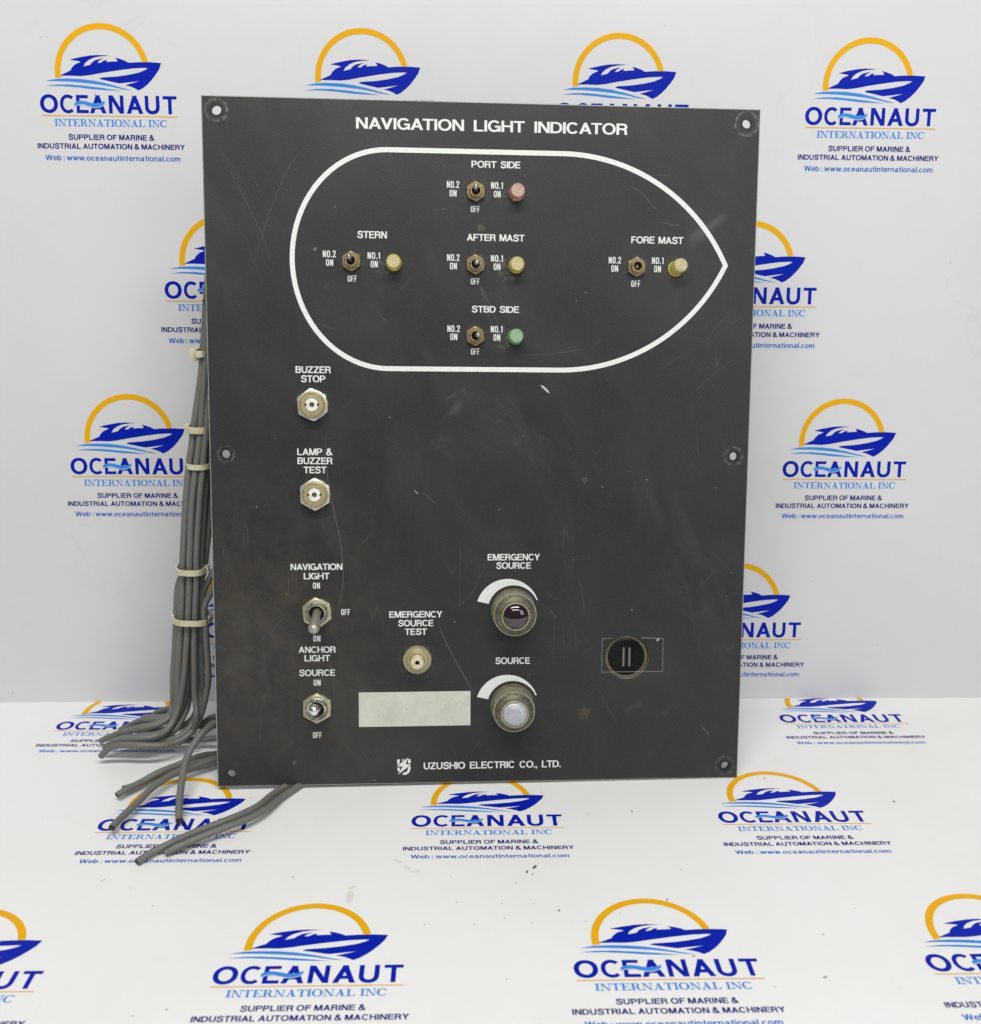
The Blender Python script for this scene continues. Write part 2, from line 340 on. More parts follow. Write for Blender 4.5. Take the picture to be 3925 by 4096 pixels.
def bold(ch, s, h):
    if ch == 'A': return .98, q((0, 0), (s*1.1, 0), (.39+s*1.1, 1), (.39, 1))+q((.98, 0), (.98-s*1.1, 0), (.59-s*1.1, 1), (.59, 1))+rect(.17, .22, .81, .22+h)
    if ch == 'B': return .86, rect(0, 0, s, 1)+rect(s*.9, 1-h, .53, 1)+rect(s*.9, .46, .55, .46+h)+rect(s*.9, 0, .55, h)+arc(.53, .73, .285, .27, -90, 90, s*.95, h)+arc(.55, .23+h/2, .31, .23+h/2, -90, 90, s, h)
    if ch == 'C': return .97, arc(.49, .5, .49, .52, 38, 322, s*1.02, h*1.05, 2.1)
    if ch == 'D': return .93, rect(0, 0, s, 1)+rect(s*.9, 1-h, .42, 1)+rect(s*.9, 0, .42, h)+arc(.42, .5, .51, .5, -90, 90, s, h, 2.2)
    if ch == 'E': return .80, rect(0, 0, s, 1)+rect(s*.9, 1-h, .79, 1)+rect(s*.9, .44, .74, .44+h)+rect(s*.9, 0, .80, h)
    if ch == 'F': return .76, rect(0, 0, s, 1)+rect(s*.9, 1-h, .76, 1)+rect(s*.9, .42, .68, .42+h)
    if ch == 'G': return 1.0, arc(.5, .5, .5, .52, 38, 330, s*1.02, h*1.05, 2.1)+rect(.54, .38, .99, .38+h)+rect(.99-s*.8, 0, .99, .45)
    if ch == 'H': return .90, rect(0, 0, s, 1)+rect(.9-s, 0, .9, 1)+rect(s*.9, .44, .9-s*.9, .44+h)
    if ch == 'I': return s, rect(0, 0, s, 1)
    if ch == 'L': return .74, rect(0, 0, s, 1)+rect(s*.9, 0, .74, h)
    if ch == 'M': return 1.08, rect(0, 0, s*.95, 1)+rect(1.08-s*.95, 0, 1.08, 1)+q((0, 1), (s*1.35, 1), (.54+s*.5, 0), (.54-s*.5, 0))+q((1.08, 1), (1.08-s*1.35, 1), (.54-s*.5, 0), (.54+s*.5, 0))
    if ch == 'N': return .90, rect(0, 0, s*.97, 1)+rect(.9-s*.97, 0, .9, 1)+q((0, 1), (s*1.15, 1), (.9, 0), (.9-s*1.15, 0))
    if ch == 'O': return 1.06, arc(.53, .5, .53, .52, 0, 360, s*1.03, h*1.05, 2.1)
    if ch == 'P': return .84, rect(0, 0, s, 1)+rect(s*.9, 1-h, .52, 1)+rect(s*.9, .38, .52, .38+h)+arc(.52, .69, .32, .31, -90, 90, s, h)
    if ch == 'R': return .88, rect(0, 0, s, 1)+rect(s*.9, 1-h, .54, 1)+rect(s*.9, .42, .54, .42+h)+arc(.54, .71, .32, .29, -90, 90, s, h)+arc(.52, .28, .32, .28, 0, 90, s, h)+rect(.84-s, .06, .84, .29)+q((.84-s, .07), (.84, .07), (.88, 0), (.84-s*.8, 0))
    if ch == 'S': return .86, stroke([(.78, .70), (.73, .85), (.60, .925), (.43, .94), (.25, .905), (.14, .80), (.15, .66), (.28, .575), (.45, .525), (.64, .465), (.76, .36), (.765, .22), (.64, .10), (.43, .06), (.23, .09), (.11, .19), (.08, .32)], (s+h)/2*1.02)
    if ch == 'T': return .86, rect(.43-s/2, 0, .43+s/2, 1)+rect(0, 1-h, .86, 1)
    if ch == 'U': return .90, rect(0, .38, s, 1)+rect(.9-s, .38, .9, 1)+arc(.45, .39, .45, .41, 180, 360, s, h*1.05, 2.2)
    if ch == 'V': return .94, q((0, 1), (s*1.12, 1), (.38+s*1.12, 0), (.38, 0))+q((.94, 1), (.94-s*1.12, 1), (.56-s*1.12, 0), (.56, 0))
    if ch == 'W': return 1.36, q((0, 1), (s*1.1, 1), (.26+s*1.1, 0), (.26, 0))+q((.59, 1), (.59+s, 1), (.26+s*1.1, 0), (.26, 0))+q((.77-s, 1), (.77, 1), (1.10, 0), (1.10-s*1.1, 0))+q((1.36, 1), (1.36-s*1.1, 1), (1.10-s*1.1, 0), (1.10, 0))
    if ch == 'Y': return .94, q((0, 1), (s*1.2, 1), (.47+s/2, .38), (.47-s/2, .38))+q((.94, 1), (.94-s*1.2, 1), (.47-s/2, .38), (.47+s/2, .38))+rect(.47-s/2, 0, .47+s/2, .42)
    if ch == 'Z': return .82, rect(.02, 1-h, .80, 1)+rect(0, 0, .82, h)+q((0, h*.9), (s*1.25, h*.9), (.80, 1-h*.9), (.80-s*1.25, 1-h*.9))
    if ch == '&': return .96, stroke([(.92, .0), (.62, .32), (.30, .66), (.22, .80), (.30, .91), (.43, .94), (.55, .90), (.58, .78), (.50, .66), (.26, .50), (.11, .36), (.10, .20), (.22, .08), (.40, .06), (.56, .12), (.70, .26), (.78, .46)], s*.9)
    if ch == '.': return s*1.05, rect(0, 0, s*1.05, h*1.15)
    if ch == ',': return s*1.05, rect(0, 0, s*1.05, h*1.15)+q((s*.45, .02), (s*1.05, .02), (s*.5, -.2), (s*.1, -.2))
    if ch == ':': return s*1.05, rect(0, 0, s*1.05, h*1.15)+rect(0, .52, s*1.05, .52+h*1.15)
    x = .74; r = x/2
    if ch == 'o': return .76, arc(.38, r, .38, r+.015, 0, 360, s, h)
    if ch == 'c': return .70, arc(.37, r, .37, r+.015, 40, 320, s, h)
    if ch == 'e': return .73, arc(.37, r, .37, r+.015, 0, 322, s*.98, h)+rect(.1, r-.05, .72, r+.065)
    if ch == 'b': return .76, rect(0, 0, s, 1)+arc(.39, r, .37, r+.015, 0, 360, s, h)
    if ch == 'a': return .72, arc(.36, x-.23, .30, .25, 0, 165, s, h)+rect(.66-s, .06, .66, x-.22)+arc(.33, .215, .33, .23, 20, 345, s, h*.9)+q((.66-s, .1), (.66, .1), (.72, 0), (.66-s*.7, 0))
    if ch == 'n': return .68, rect(0, 0, s, x)+arc(.36, x-.29, .32, .305, 0, 160, s, h)+rect(.68-s, 0, .68, x-.28)
    if ch == 'm': return 1.06, rect(0, 0, s, x)+arc(.325, x-.26, .275, .275, 0, 160, s, h)+rect(.60-s, 0, .60, x-.25)+arc(.785, x-.26, .275, .275, 0, 160, s, h)+rect(1.06-s, 0, 1.06, x-.25)
    if ch == 'u': return .68, rect(.68-s, 0, .68, x)+arc(.32, .29, .32, .305, 180, 340, s, h)+rect(0, .28, s, x)
    if ch == 'r': return .46, rect(0, 0, s, x)+arc(.46, x-.32, .36, .33, 90, 170, s, h)
    if ch == 't': return .42, rect(.12, .14, .12+s, .94)+rect(0, x-h*.85, .42, x)+arc(.12+.24, .2, .24, .2, 180, 275, s, h)
    if ch == 'i': return s, rect(0, 0, s, x)+rect(0, 1-h, s, 1)
    if ch == 'l': return s, rect(0, 0, s, 1)
    if ch == 'w': return 1.08, q((0, x), (s, x), (.22+s, 0), (.22, 0))+q((.54-s*.5, x), (.54+s*.4, x), (.22+s, 0), (.22, 0))+q((.54-s*.4, x), (.54+s*.5, x), (.86, 0), (.86-s, 0))+q((1.08, x), (1.08-s, x), (.86-s, 0), (.86, 0))
    return .4, []
def cond(ch, s, h):
    if ch == 'O': return .50, arc(.25, .5, .25, .51, 0, 360, s, h, 3.2, 32)
    if ch == 'N': return .50, rect(0, 0, s, 1)+rect(.5-s, 0, .5, 1)+q((0, 1), (s*1.05, 1), (.5, 0), (.5-s*1.05, 0))
    if ch == 'F': return .42, rect(0, 0, s, 1)+rect(s*.9, 1-h, .42, 1)+rect(s*.9, .44, .37, .44+h)
    if ch == '.': return s*1.05, rect(0, 0, s*1.05, h*1.2)
    if ch == '1': return .30, rect(.30-s, 0, .30, 1)+q((.05, .86), (.05, .74), (.3-s*.5, .84), (.3-s*.5, 1), (.2, 1))
    if ch == '2': return .48, stroke([(.07, .68), (.075, .82), (.14, .925), (.24, .945), (.35, .92), (.41, .82), (.39, .66), (.28, .44), (.14, .22), (.08, .08)], s*.95)+rect(.0, 0, .48, h)
    return .3, []
def serif(ch, s, h):
    t = .078; e = .10
    def foot(x, y, w=s): return rect(x-e, y, x+w+e, y+t)
    def stem(x, w=s): return rect(x, 0, x+w, 1)+foot(x, 0, w)+foot(x, 1-t, w)
    if ch == 'I': return s+2*e, [[(x+e, y) for x, y in p] for p in stem(0)]
    if ch == 'N': return 1.0, rect(.16, 0, .16+.07, 1)+rect(.80, 0, .87, 1)+q((.10, 1), (.32, 1), (.87, 0), (.72, 0))+rect(0, 0, .38, t)+rect(0, 1-t, .28, 1)+rect(.66, 1-t, 1.0, 1)
    if ch == 'T': return .84, rect(.42-s/2, 0, .42+s/2, 1)+foot(.42-s/2, 0)+rect(.02, 1-t, .82, 1)+q((0, .72), (.05, .72), (.14, 1), (.02, 1))+q((.84, .72), (.79, .72), (.70, 1), (.82, 1))
    if ch == 'E': return .84, stem(.12)+rect(.12, 1-t, .78, 1)+rect(.12, 0, .80, t)+rect(.2, .48, .55, .48+t)+rect(.52, .36, .57, .66)+q((.78, .74), (.73, .74), (.64, 1), (.78, 1))+q((.84, .28), (.78, .28), (.66, 0), (.81, 0))
    if ch == 'R': return .95, stem(.12)+rect(.2, 1-t, .5, 1)+rect(.2, .46, .5, .46+t)+arc(.48, .73, .30, .27, -90, 90, s*.95, t)+q((.42, .5), (.62, .52), (.90, .0), (.68, 0))+rect(.66, 0, .98, t)
    if ch == 'A': return .98, q((.14, 0), (.20, 0), (.50, .86), (.48, 1))+q((.86, 0), (.62, 0), (.36, .90), (.50, 1.02), (.54, 1.0))+rect(.24, .30, .70, .30+t)+rect(0, 0, .34, t)+rect(.54, 0, .98, t)
    if ch == 'O': return .96, arc(.48, .5, .48, .52, 0, 360, s*1.1, t)
    if ch == 'C': return .88, arc(.47, .5, .47, .52, 48, 312, s*1.1, t*1.1)+q((.84, .68), (.79, .68), (.74, .86), (.80, .98), (.84, .98))+arc(.47, .5, .40, .52, 300, 335, .06, .06)
    if ch == 'L': return .80, stem(.12)+rect(.12, 0, .76, t)+q((.80, .32), (.74, .32), (.62, 0), (.77, 0))
    return .3, []
STY = {'b': (bold, .208, .158, .085, .62), 'h': (bold, .228, .18, .12, .42), 'l': (bold, .200, .155, .11, .34), 'c': (cond, .150, .13, .125, .3), 's': (serif, .205, .05, .02, .42)}
def text_polys(s, x0, y0, width, cap, style, space=None):
    fn, st, hb, gap, sp = STY[style]
    if space: sp = space
    polys = []; x = 0; prev = None; end = 0
    for ch in s:
        if ch == ' ': x += sp; prev = None; continue
        w, ps = fn(ch, st, hb)
        if prev is not None:
            g = gap
            if style != 's' and style != 'c':
                for c_ in (prev, ch):
                    if c_ in 'OCGDecobd': g -= .025
                    if c_ in 'AVTYWw': g -= .03
                if (prev+ch) in ('AV', 'VA', 'AT', 'TA', 'LT', 'AY'): g -= .07
            x += g
        polys += [[(px+x, py) for px, py in p] for p in ps]
        x += w; end = x; prev = ch
    k = width/end
    return [[(x0+px*k, y0+py*cap) for px, py in p] for p in polys]
def add_flat(bm, polys, z, mi=0):
    vs = []; fs = []; es = []
    for p in polys:
        a = sum(p[i][0]*p[(i+1) % len(p)][1]-p[(i+1) % len(p)][0]*p[i][1] for i in range(len(p)))
        if abs(a) < 1e-9: continue
        if a < 0: p = p[::-1]
        b = len(vs); vs += [Vector(v) for v in p]; fs.append(list(range(b, b+len(p))))
    ov, oe, of, _, _, off = delaunay_2d_cdt(vs, es, fs, 1, 1e-5)
    bv = {}
    for f, src in zip(of, off):
        if not src: continue
        ids = []
        for i in f:
            if i not in bv: bv[i] = bm.verts.new((ov[i].x, ov[i].y, z))
            ids.append(bv[i])
        try: bm.faces.new(ids).material_index = mi
        except ValueError: pass

# ------------------------------------------------------------------ setting: floor sheet, wall board, printed logos (Z up in their own planes)
def sheet(name, mat, x0, x1, y0, y1, th, parent_m, wav=0):
    bm = bmesh.new()
    box(bm, x0, x1, y0, y1, -th, 0)
    bm.faces.ensure_lookup_table()
    for f in bm.faces: f.material_index = 0 if f.normal.z > .5 or abs(f.calc_center_median().z) < 1e-6 else 1
    o = link(name, bm, [mat, 'edge']); o.matrix_world = parent_m
    return tag(o, kind='structure')
TILT = R(7.1955)
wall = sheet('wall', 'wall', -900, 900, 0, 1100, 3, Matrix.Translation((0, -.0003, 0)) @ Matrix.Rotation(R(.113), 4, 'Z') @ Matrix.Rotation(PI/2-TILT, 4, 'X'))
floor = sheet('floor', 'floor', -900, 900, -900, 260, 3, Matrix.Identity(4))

def logo_mesh():
    bm = bmesh.new(); U = 85.0
    def T(x, y): return ((x-158)/1284*U, -(y-996-(x-158)*.0117)/1284*.95*U)
    def TS(x, y):
        a, b = T(x, y); return (a+b*.08/.95, b)
    def P(pts): return [TS(x, y) for x, y in pts]
    sun = []
    cx, cy, r = .4626*U, .2998*U, .3466*U
    sun += arc(cx, cy, r, r, 14.5, 186, .042*U, .042*U, 2, 60)
    add_flat(bm, sun, .10, 2)
    hull = [(320, 620), (420, 572), (432, 545), (460, 515), (515, 490), (490, 483), (412, 470), (500, 448), (600, 430), (680, 426), (780, 432), (700, 437), (640, 448), (590, 470), (555, 500), (540, 533), (602, 518), (620, 495), (650, 473), (725, 455), (690, 475), (668, 501), (705, 497), (725, 480), (757, 470), (752, 490), (800, 487), (857, 485), (850, 468), (835, 450), (880, 462), (930, 480), (960, 498), (1050, 492), (1160, 492), (1265, 500), (1250, 555), (1220, 605), (1185, 655), (1145, 700), (1100, 738), (1060, 758), (1035, 742), (990, 722), (935, 708), (1000, 690), (1075, 668), (960, 682), (880, 692), (790, 672), (690, 650), (712, 637), (850, 628), (960, 612), (1060, 590), (1118, 565), (1143, 547), (1100, 545), (1000, 550), (850, 570), (700, 595), (600, 615), (520, 624), (420, 620)]
    add_flat(bm, [P(hull)], .13, 0)
    for wv in ([(190, 670), (280, 651), (400, 647), (520, 652), (650, 668), (780, 697), (900, 732), (1000, 757), (930, 751), (800, 722), (700, 705), (560, 688), (430, 677), (300, 671)],
               [(190, 717), (300, 703), (430, 704), (560, 716), (700, 732), (820, 750), (905, 761), (780, 757), (650, 749), (500, 731), (350, 718), (250, 717)]):
        add_flat(bm, [P(wv)], .10, 1)
    base = .0195*U; cap = .127*U
    ex = dict(O0=(148, 313), C1=(335, 462), E2=(488, 598), A3=(612, 765), N4=(792, 930), A5=(958, 1112), U6=(1132, 1268), T7=(1302, 1430))
    polys = []
    for k, (a, b) in ex.items():
        x0 = (a-158)/1284*U+.002*U; x1 = (b-158)/1284*U+.004*U; w_, ps = bold(k[0], .225, .18)
        if k[0] == 'C': ps = [[(px*1.13, py) for px, py in p_] for p_ in arc(.49, .5, .49, .52, 46, 314, .205, .18, 2.1)]
        sx = (x1-x0)/w_
        polys += [[(x0+px*sx+(base+py*cap)*.0, base+py*cap) for px, py in p] for p in ps]
    add_flat(bm, polys, .10, 0)
    top = [(468, 880), (490, 866), (520, 857), (550, 858), (590, 866), (640, 880), (690, 884), (725, 875), (753, 858)]
    bot = [(753, 886), (725, 907), (690, 920), (650, 921), (600, 908), (550, 892), (520, 890), (490, 900), (470, 910)]
    add_flat(bm, [[T(x+4, y+5) for x, y in top+bot]], .17, 4)
    add_flat(bm, [[T(x+4, y) for x, y in top+bot]], .22, 1)
    add_flat(bm, rect(0, -.0035*U, U, .0035*U), .10, 2)
    add_flat(bm, text_polys('INTERNATIONAL INC', .092*U, -.0735*U, .825*U, .050*U, 's'), .10, 1)
    add_flat(bm, text_polys('SUPPLIER OF MARINE &', .187*U, -.169*U, .631*U, .0385*U, 'h'), .10, 3)
    add_flat(bm, text_polys('INDUSTRIAL AUTOMATION & MACHINERY', -.045*U, -.2335*U, 1.086*U, .0375*U, 'h'), .10, 3)
    add_flat(bm, text_polys('Web : www.oceanautinternational.com', .008*U, -.3165*U, .995*U, .0385*U, 'l', .36), .10, 5)
    for f in bm.faces:
        if f.normal.z < 0: f.normal_flip()
    me = bpy.data.meshes.new('printed_logo'); bm.transform(Matrix.Scale(MM, 4)); bm.to_mesh(me); bm.free()
    for k in ('navy', 'sky', 'gold', 'navy2', 'floor', 'web'): me.materials.append(M[k])
    return me
lm = logo_mesh()
def put_logo(parent, u, v):
    o = bpy.data.objects.new('printed_logo', lm); C.objects.link(o); o.parent = parent; o.location = (u*.085, v*.085, 0); return o
# four and three logos to a row in turn, on the board and on the sheet below it (units of one logo width)
for us, v0, v1 in (((-3.212, -1.308, .605, 2.495), 4.549, 4.533), ((-2.366, -.35, 1.661), 3.210, 3.201), ((-3.161, -1.28, .59, 2.472), 1.855, 1.844), ((-2.31, -.31, 1.696), .520, .510)):
    for k, u in enumerate(us): put_logo(wall, u, v0+(v1-v0)*k/(len(us)-1))
for us, v0, v1 in (((-3.245, -1.35, .55, 2.45), -.485, -.424), ((-2.470, -.427, 1.623), -1.806, -1.770), ((-3.302, -1.404, .504, 2.42), -3.180, -3.134)):
    for k, u in enumerate(us): put_logo(floor, u, v0+(v1-v0)*k/(len(us)-1))

# ------------------------------------------------------------------ the control panel: local X right, Y up along the plate, Z towards the viewer
PANEL = bpy.data.objects.new('control_panel', None); C.objects.link(PANEL); PANEL.empty_display_size = .05
X_ = Vector((0.99937755, 0.03427708, -0.00834227)); Y_ = Vector((0.00194647, 0.18253698, 0.98319706)); Z_ = X_.cross(Y_).normalized()
PM = Matrix((X_, Y_, Z_)).transposed().to_4x4(); PM.translation = Vector((3.5178829, -108.32493661, 1.66102379))*MM; PM = PM @ Matrix.Scale(1.00615, 4)
PANEL.matrix_world = PM
tag(PANEL, 'black navigation light indicator panel with toggle switches and lamps, standing before the printed board', 'control panel')
PW, PH, TH = 309.47, 389.37, 2.2

def plate():
    bm = bmesh.new(); ch = .6; hw = PW/2
    holes = [(x, y, r, 28) for x, y, r in HOLES]+[(85.63, 75.3, 13.2, 64)]
    def ring(x, y, r, n): return [(x+r*math.cos(2*PI*k/n), y+r*math.sin(2*PI*k/n)) for k in range(n)]
    outer = [(-hw+ch, ch), (hw-ch, ch), (hw-ch, PH-ch), (-hw+ch, PH-ch)]
    vs = [Vector(p) for p in outer]; es = [(0, 1), (1, 2), (2, 3), (3, 0)]
    for x, y, r, n in holes:
        b = len(vs); vs += [Vector(p) for p in ring(x, y, r, n)]; es += [(b+k, b+(k+1) % n) for k in range(n)]
    ov, oe, of, ovs, _, _ = delaunay_2d_cdt(vs, es, [list(range(4))], 1, 1e-6)
    def inhole(c): return any((c.x-x)**2+(c.y-y)**2 < (r*.985)**2 for x, y, r, n in holes)
    tv = [bm.verts.new((v.x, v.y, 0)) for v in ov]; bv = [bm.verts.new((v.x, v.y, -TH)) for v in ov]
    for f in of:
        c = sum((ov[i] for i in f), Vector((0, 0)))/len(f)
        if inhole(c): continue
        bm.faces.new([tv[i] for i in f]); bm.faces.new([bv[i] for i in f[::-1]]).material_index = 0
    O = [(-hw, 0), (hw, 0), (hw, PH), (-hw, PH)]
    a = [bm.verts.new((x, y, 0)) for x, y in outer]; b = [bm.verts.new((x, y, -ch)) for x, y in O]; c = [bm.verts.new((x, y, -TH)) for x, y in O]; d = [bm.verts.new((x, y, -TH)) for x, y in outer]
    for k in range(4):
        j = (k+1) % 4
        for A, B in ((a, b), (b, c), (c, d)): bm.faces.new((A[k], A[j], B[j], B[k])).material_index = 1
    for x, y, r, n in holes:
        P = ring(x, y, r, n); t_ = [bm.verts.new((*p, 0)) for p in P]; l_ = [bm.verts.new((*p, -TH)) for p in P]
        for k in range(n):
            j = (k+1) % n; bm.faces.new((t_[k], l_[k], l_[j], t_[j])).material_index = 0 if n != 64 else 1
    bmesh.ops.remove_doubles(bm, verts=bm.verts, dist=1e-4)
    return link('face_plate', bm, ['plate', 'bare'], PANEL)
face = plate()

# housing that carries the plate from behind
bm = bmesh.new(); box(bm, -118, 124, 34, 350, -44, -TH-.02)
tag(link('rear_housing', bm, ['black'], PANEL))

TEXTS = [
    ('NAVIGATION LIGHT INDICATOR', -71.23, 373.57, 150.58, 6.0, 'b'),
    ('PORT SIDE', -7.76, 354.18, 27.23, 3.63, 'b'),
    ('NO.2', -21.38, 343.00, 6.86, 3.64, 'c'),
    ('ON', -19.88, 338.32, 3.86, 3.51, 'c'),
    ('OFF', -8.07, 330.03, 5.03, 3.39, 'c'),
    ('NO.1', 3.23, 342.96, 6.59, 3.58, 'c'),
    ('ON', 4.77, 338.31, 3.76, 3.52, 'c'),
    ('AFTER MAST', -10.18, 314.49, 32.37, 3.68, 'b'),
    ('NO.2', -21.19, 303.27, 6.97, 3.63, 'c'),
    ('ON', -19.61, 298.67, 3.89, 3.57, 'c'),
    ('OFF', -7.84, 290.49, 4.94, 3.44, 'c'),
    ('NO.1', 3.42, 303.17, 6.66, 3.57, 'c'),
    ('ON', 4.92, 298.61, 3.86, 3.58, 'c'),
    ('STBD SIDE', -7.16, 275.03, 26.63, 3.60, 'b'),
    ('NO.2', -20.93, 264.06, 7.02, 3.61, 'c'),
    ('ON', -19.34, 259.50, 3.98, 3.62, 'c'),
    ('OFF', -7.66, 251.45, 4.98, 3.50, 'c'),
    ('NO.1', 3.57, 264.00, 6.64, 3.62, 'c'),
    ('ON', 5.08, 259.39, 3.88, 3.63, 'c'),
    ('STERN', -70.95, 314.91, 16.26, 3.79, 'b'),
    ('NO.2', -90.12, 304.19, 7.17, 3.61, 'c'),
    ('ON', -88.43, 299.54, 3.97, 3.54, 'c'),
    ('OFF', -76.53, 291.02, 5.01, 3.42, 'c'),
    ('NO.1', -65.41, 303.69, 6.87, 3.54, 'c'),
    ('ON', -63.74, 299.07, 3.91, 3.55, 'c'),
    ('FORE MAST', 82.78, 314.58, 29.81, 3.79, 'b'),
    ('NO.2', 70.15, 303.23, 6.99, 3.60, 'c'),
    ('ON', 71.70, 298.61, 3.85, 3.60, 'c'),
    ('OFF', 83.31, 290.43, 5.14, 3.48, 'c'),
    ('NO.1', 94.88, 303.34, 6.67, 3.61, 'c'),
    ('ON', 96.25, 298.74, 3.90, 3.61, 'c'),
    ('BUZZER', -106.05, 240.37, 19.62, 3.75, 'b'),
    ('STOP', -103.06, 235.28, 13.57, 3.76, 'b'),
    ('LAMP &', -105.76, 194.25, 19.73, 3.75, 'b'),
    ('BUZZER', -105.70, 189.14, 19.62, 3.76, 'b'),
    ('TEST', -102.37, 183.95, 12.93, 3.77, 'b'),
    ('NAVIGATION', -110.50, 128.35, 29.43, 3.63, 'b'),
    ('LIGHT', -103.15, 122.96, 14.77, 3.64, 'b'),
    ('ON', -97.97, 117.49, 4.00, 3.46, 'c'),
    ('OFF', -82.02, 101.90, 5.15, 3.48, 'c'),
    ('ON', -98.17, 86.40, 4.10, 3.50, 'c'),
    ('ANCHOR', -106.66, 79.76, 21.29, 3.70, 'b'),
    ('LIGHT', -103.33, 74.70, 14.70, 3.70, 'b'),
    ('SOURCE', -106.44, 66.01, 20.64, 3.71, 'b'),
    ('ON', -98.29, 60.25, 4.05, 3.53, 'c'),
    ('OFF', -99.11, 28.79, 5.12, 3.57, 'c'),
    ('EMERGENCY', -54.35, 100.14, 30.75, 3.69, 'b'),
    ('SOURCE', -49.19, 94.97, 20.37, 3.70, 'b'),
    ('TEST', -45.35, 89.83, 12.80, 3.71, 'b'),
    ('EMERGENCY', 2.61, 133.51, 30.49, 3.74, 'b'),
    ('SOURCE', 7.69, 128.59, 20.18, 3.75, 'b'),
    ('SOURCE', 7.58, 71.98, 20.32, 3.83, 'b'),
    ('UZUSHIO ELECTRIC CO., LTD.', -34.50, 8.68, 81.53, 4.18, 'b'),

]
for s_, x, y, w_, h_, st in TEXTS:
    bm = bmesh.new(); add_flat(bm, text_polys(s_, x, y, w_, h_, st, .76 if s_.startswith('NAVIGATION LIGHT') else .70 if s_.startswith('UZU') else None), .07)
    for f in bm.faces:
        if f.normal.z < 0: f.normal_flip()
    tag(link('lettering', bm, 'print', PANEL, 'keep'), 'white engraved lettering %s' % s_)

# ship outline
def ribbon(pts, w, closed=False):
    P = [Vector(p) for p in pts]; n = len(P); L = []
    for i in range(n):
        a = P[i-1] if (i or closed) else P[0]; b = P[(i+1) % n] if (i < n-1 or closed) else P[-1]
        t1 = (P[i]-a); t2 = (b-P[i])
        t1 = t1.normalized() if t1.length > 1e-9 else t2.normalized(); t2 = t2.normalized() if t2.length > 1e-9 else t1
        t = (t1+t2).normalized(); nr = Vector((-t.y, t.x)); k = 1/max(.35, nr.dot(Vector((-t1.y, t1.x))))
        ww = w[i] if isinstance(w, (list, tuple)) else w
        L.append((P[i]+nr*ww/2*k, P[i]-nr*ww/2*k))
    L2 = L[1:]+([L[0]] if closed else [])
    return [[tuple(a), tuple(c), tuple(d), tuple(b)] for (a, b), (c, d) in zip(L, L2)]
hp = []; cyh = 302.95; top = 362.7; RR = 104.0; xs = 43.0; tip = 137.3
amax = math.asin((tip-xs)/RR); amax = math.acos((RR-(top-cyh))/RR)
for k in range(31): a = amax*k/30; hp.append((xs+(tip-xs)*math.sin(a)/math.sin(amax), top-RR+RR*math.cos(a)))
hp[-1] = (tip, cyh)
for k in range(29, -1, -1): a = amax*k/30; hp.append((xs+(tip-xs)*math.sin(a)/math.sin(amax), 2*cyh-(top-RR+RR*math.cos(a))))
for k in range(41): a = PI/2+PI*k/40; hp.append((-54+53*math.cos(a), cyh-59.75*math.sin(a)))
bm = bmesh.new(); add_flat(bm, ribbon(hp, 2.7, True), .05)
tag(link('ship_outline', bm, 'print', PANEL, 'keep'), 'white line drawing a ship hull with pointed bow')

def crescent(cx, cy, lx, ly):
    Ro = 18.55; Ri = 14.9
    a0 = 163; a1 = 18.5; b0 = 164.5; b1 = 24
    o = []
    for k in range(24):
        f, g = k/24, (k+1)/24
        A = lambda t: (cx+Ro*math.cos(R(a0+(a1-a0)*t)), cy+Ro*math.sin(R(a0+(a1-a0)*t)))
        B = lambda t: (lx+Ri*math.cos(R(b0+(b1-b0)*t)), ly+Ri*math.sin(R(b0+(b1-b0)*t)))
        o.append([A(f), A(g), B(g), B(f)])
    return o
for c_ in ((14.5, 104.05, 17.8, 103.9), (14.6, 46.85, 17.8, 46.8)):
    bm = bmesh.new(); add_flat(bm, crescent(*c_), .06); link('dimmer_scale', bm, 'print', PANEL, 'keep')

bm = bmesh.new(); add_flat(bm, q((-72.3, 35.05), (-6.98, 35.2), (-7.0, 55.95), (-72.25, 55.8)), .12)
tag(link('blank_label', bm, 'label', PANEL, 'keep'), 'blank cream rectangular label, slightly stained')

# maker's emblem: a U cut by a lightning bolt
def emblem():
    # photo crop coordinates (x 1008..1123, y 1715..1855) to plate millimetres
    def E(x, y): return (-50.18+(x-1008)/115*8.17, 16.03-(y-1715)/140*10.52)
    ps = [[E(1009, 1730), E(1031, 1728), E(1031, 1758), E(1009, 1772)], [E(1050, 1728), E(1070, 1727), E(1050, 1744)]]
    ps += [[E(1099, 1728), E(1121, 1728), E(1121, 1761), E(1099, 1762)]]
    ps += [[E(1102, 1714), E(1007, 1783), E(1054, 1787), E(1017, 1852), E(1124, 1772), E(1078, 1768)]]
    U1 = [(1010, 1796), (1011, 1812), (1018, 1830), (1034, 1818), (1030, 1806), (1030, 1794)]
    ps += [[E(*p) for p in U1]]
    U2 = [(1120, 1786), (1120, 1808), (1113, 1830), (1098, 1846), (1076, 1855), (1052, 1852), (1062, 1836), (1078, 1834), (1092, 1824), (1100, 1806), (1100, 1792)]
    ps += [[E(*p) for p in U2]]
    return ps
bm = bmesh.new(); add_flat(bm, emblem(), .07); tag(link('maker_emblem', bm, 'print', PANEL, 'keep'), 'white emblem of a letter U cut by a lightning bolt')

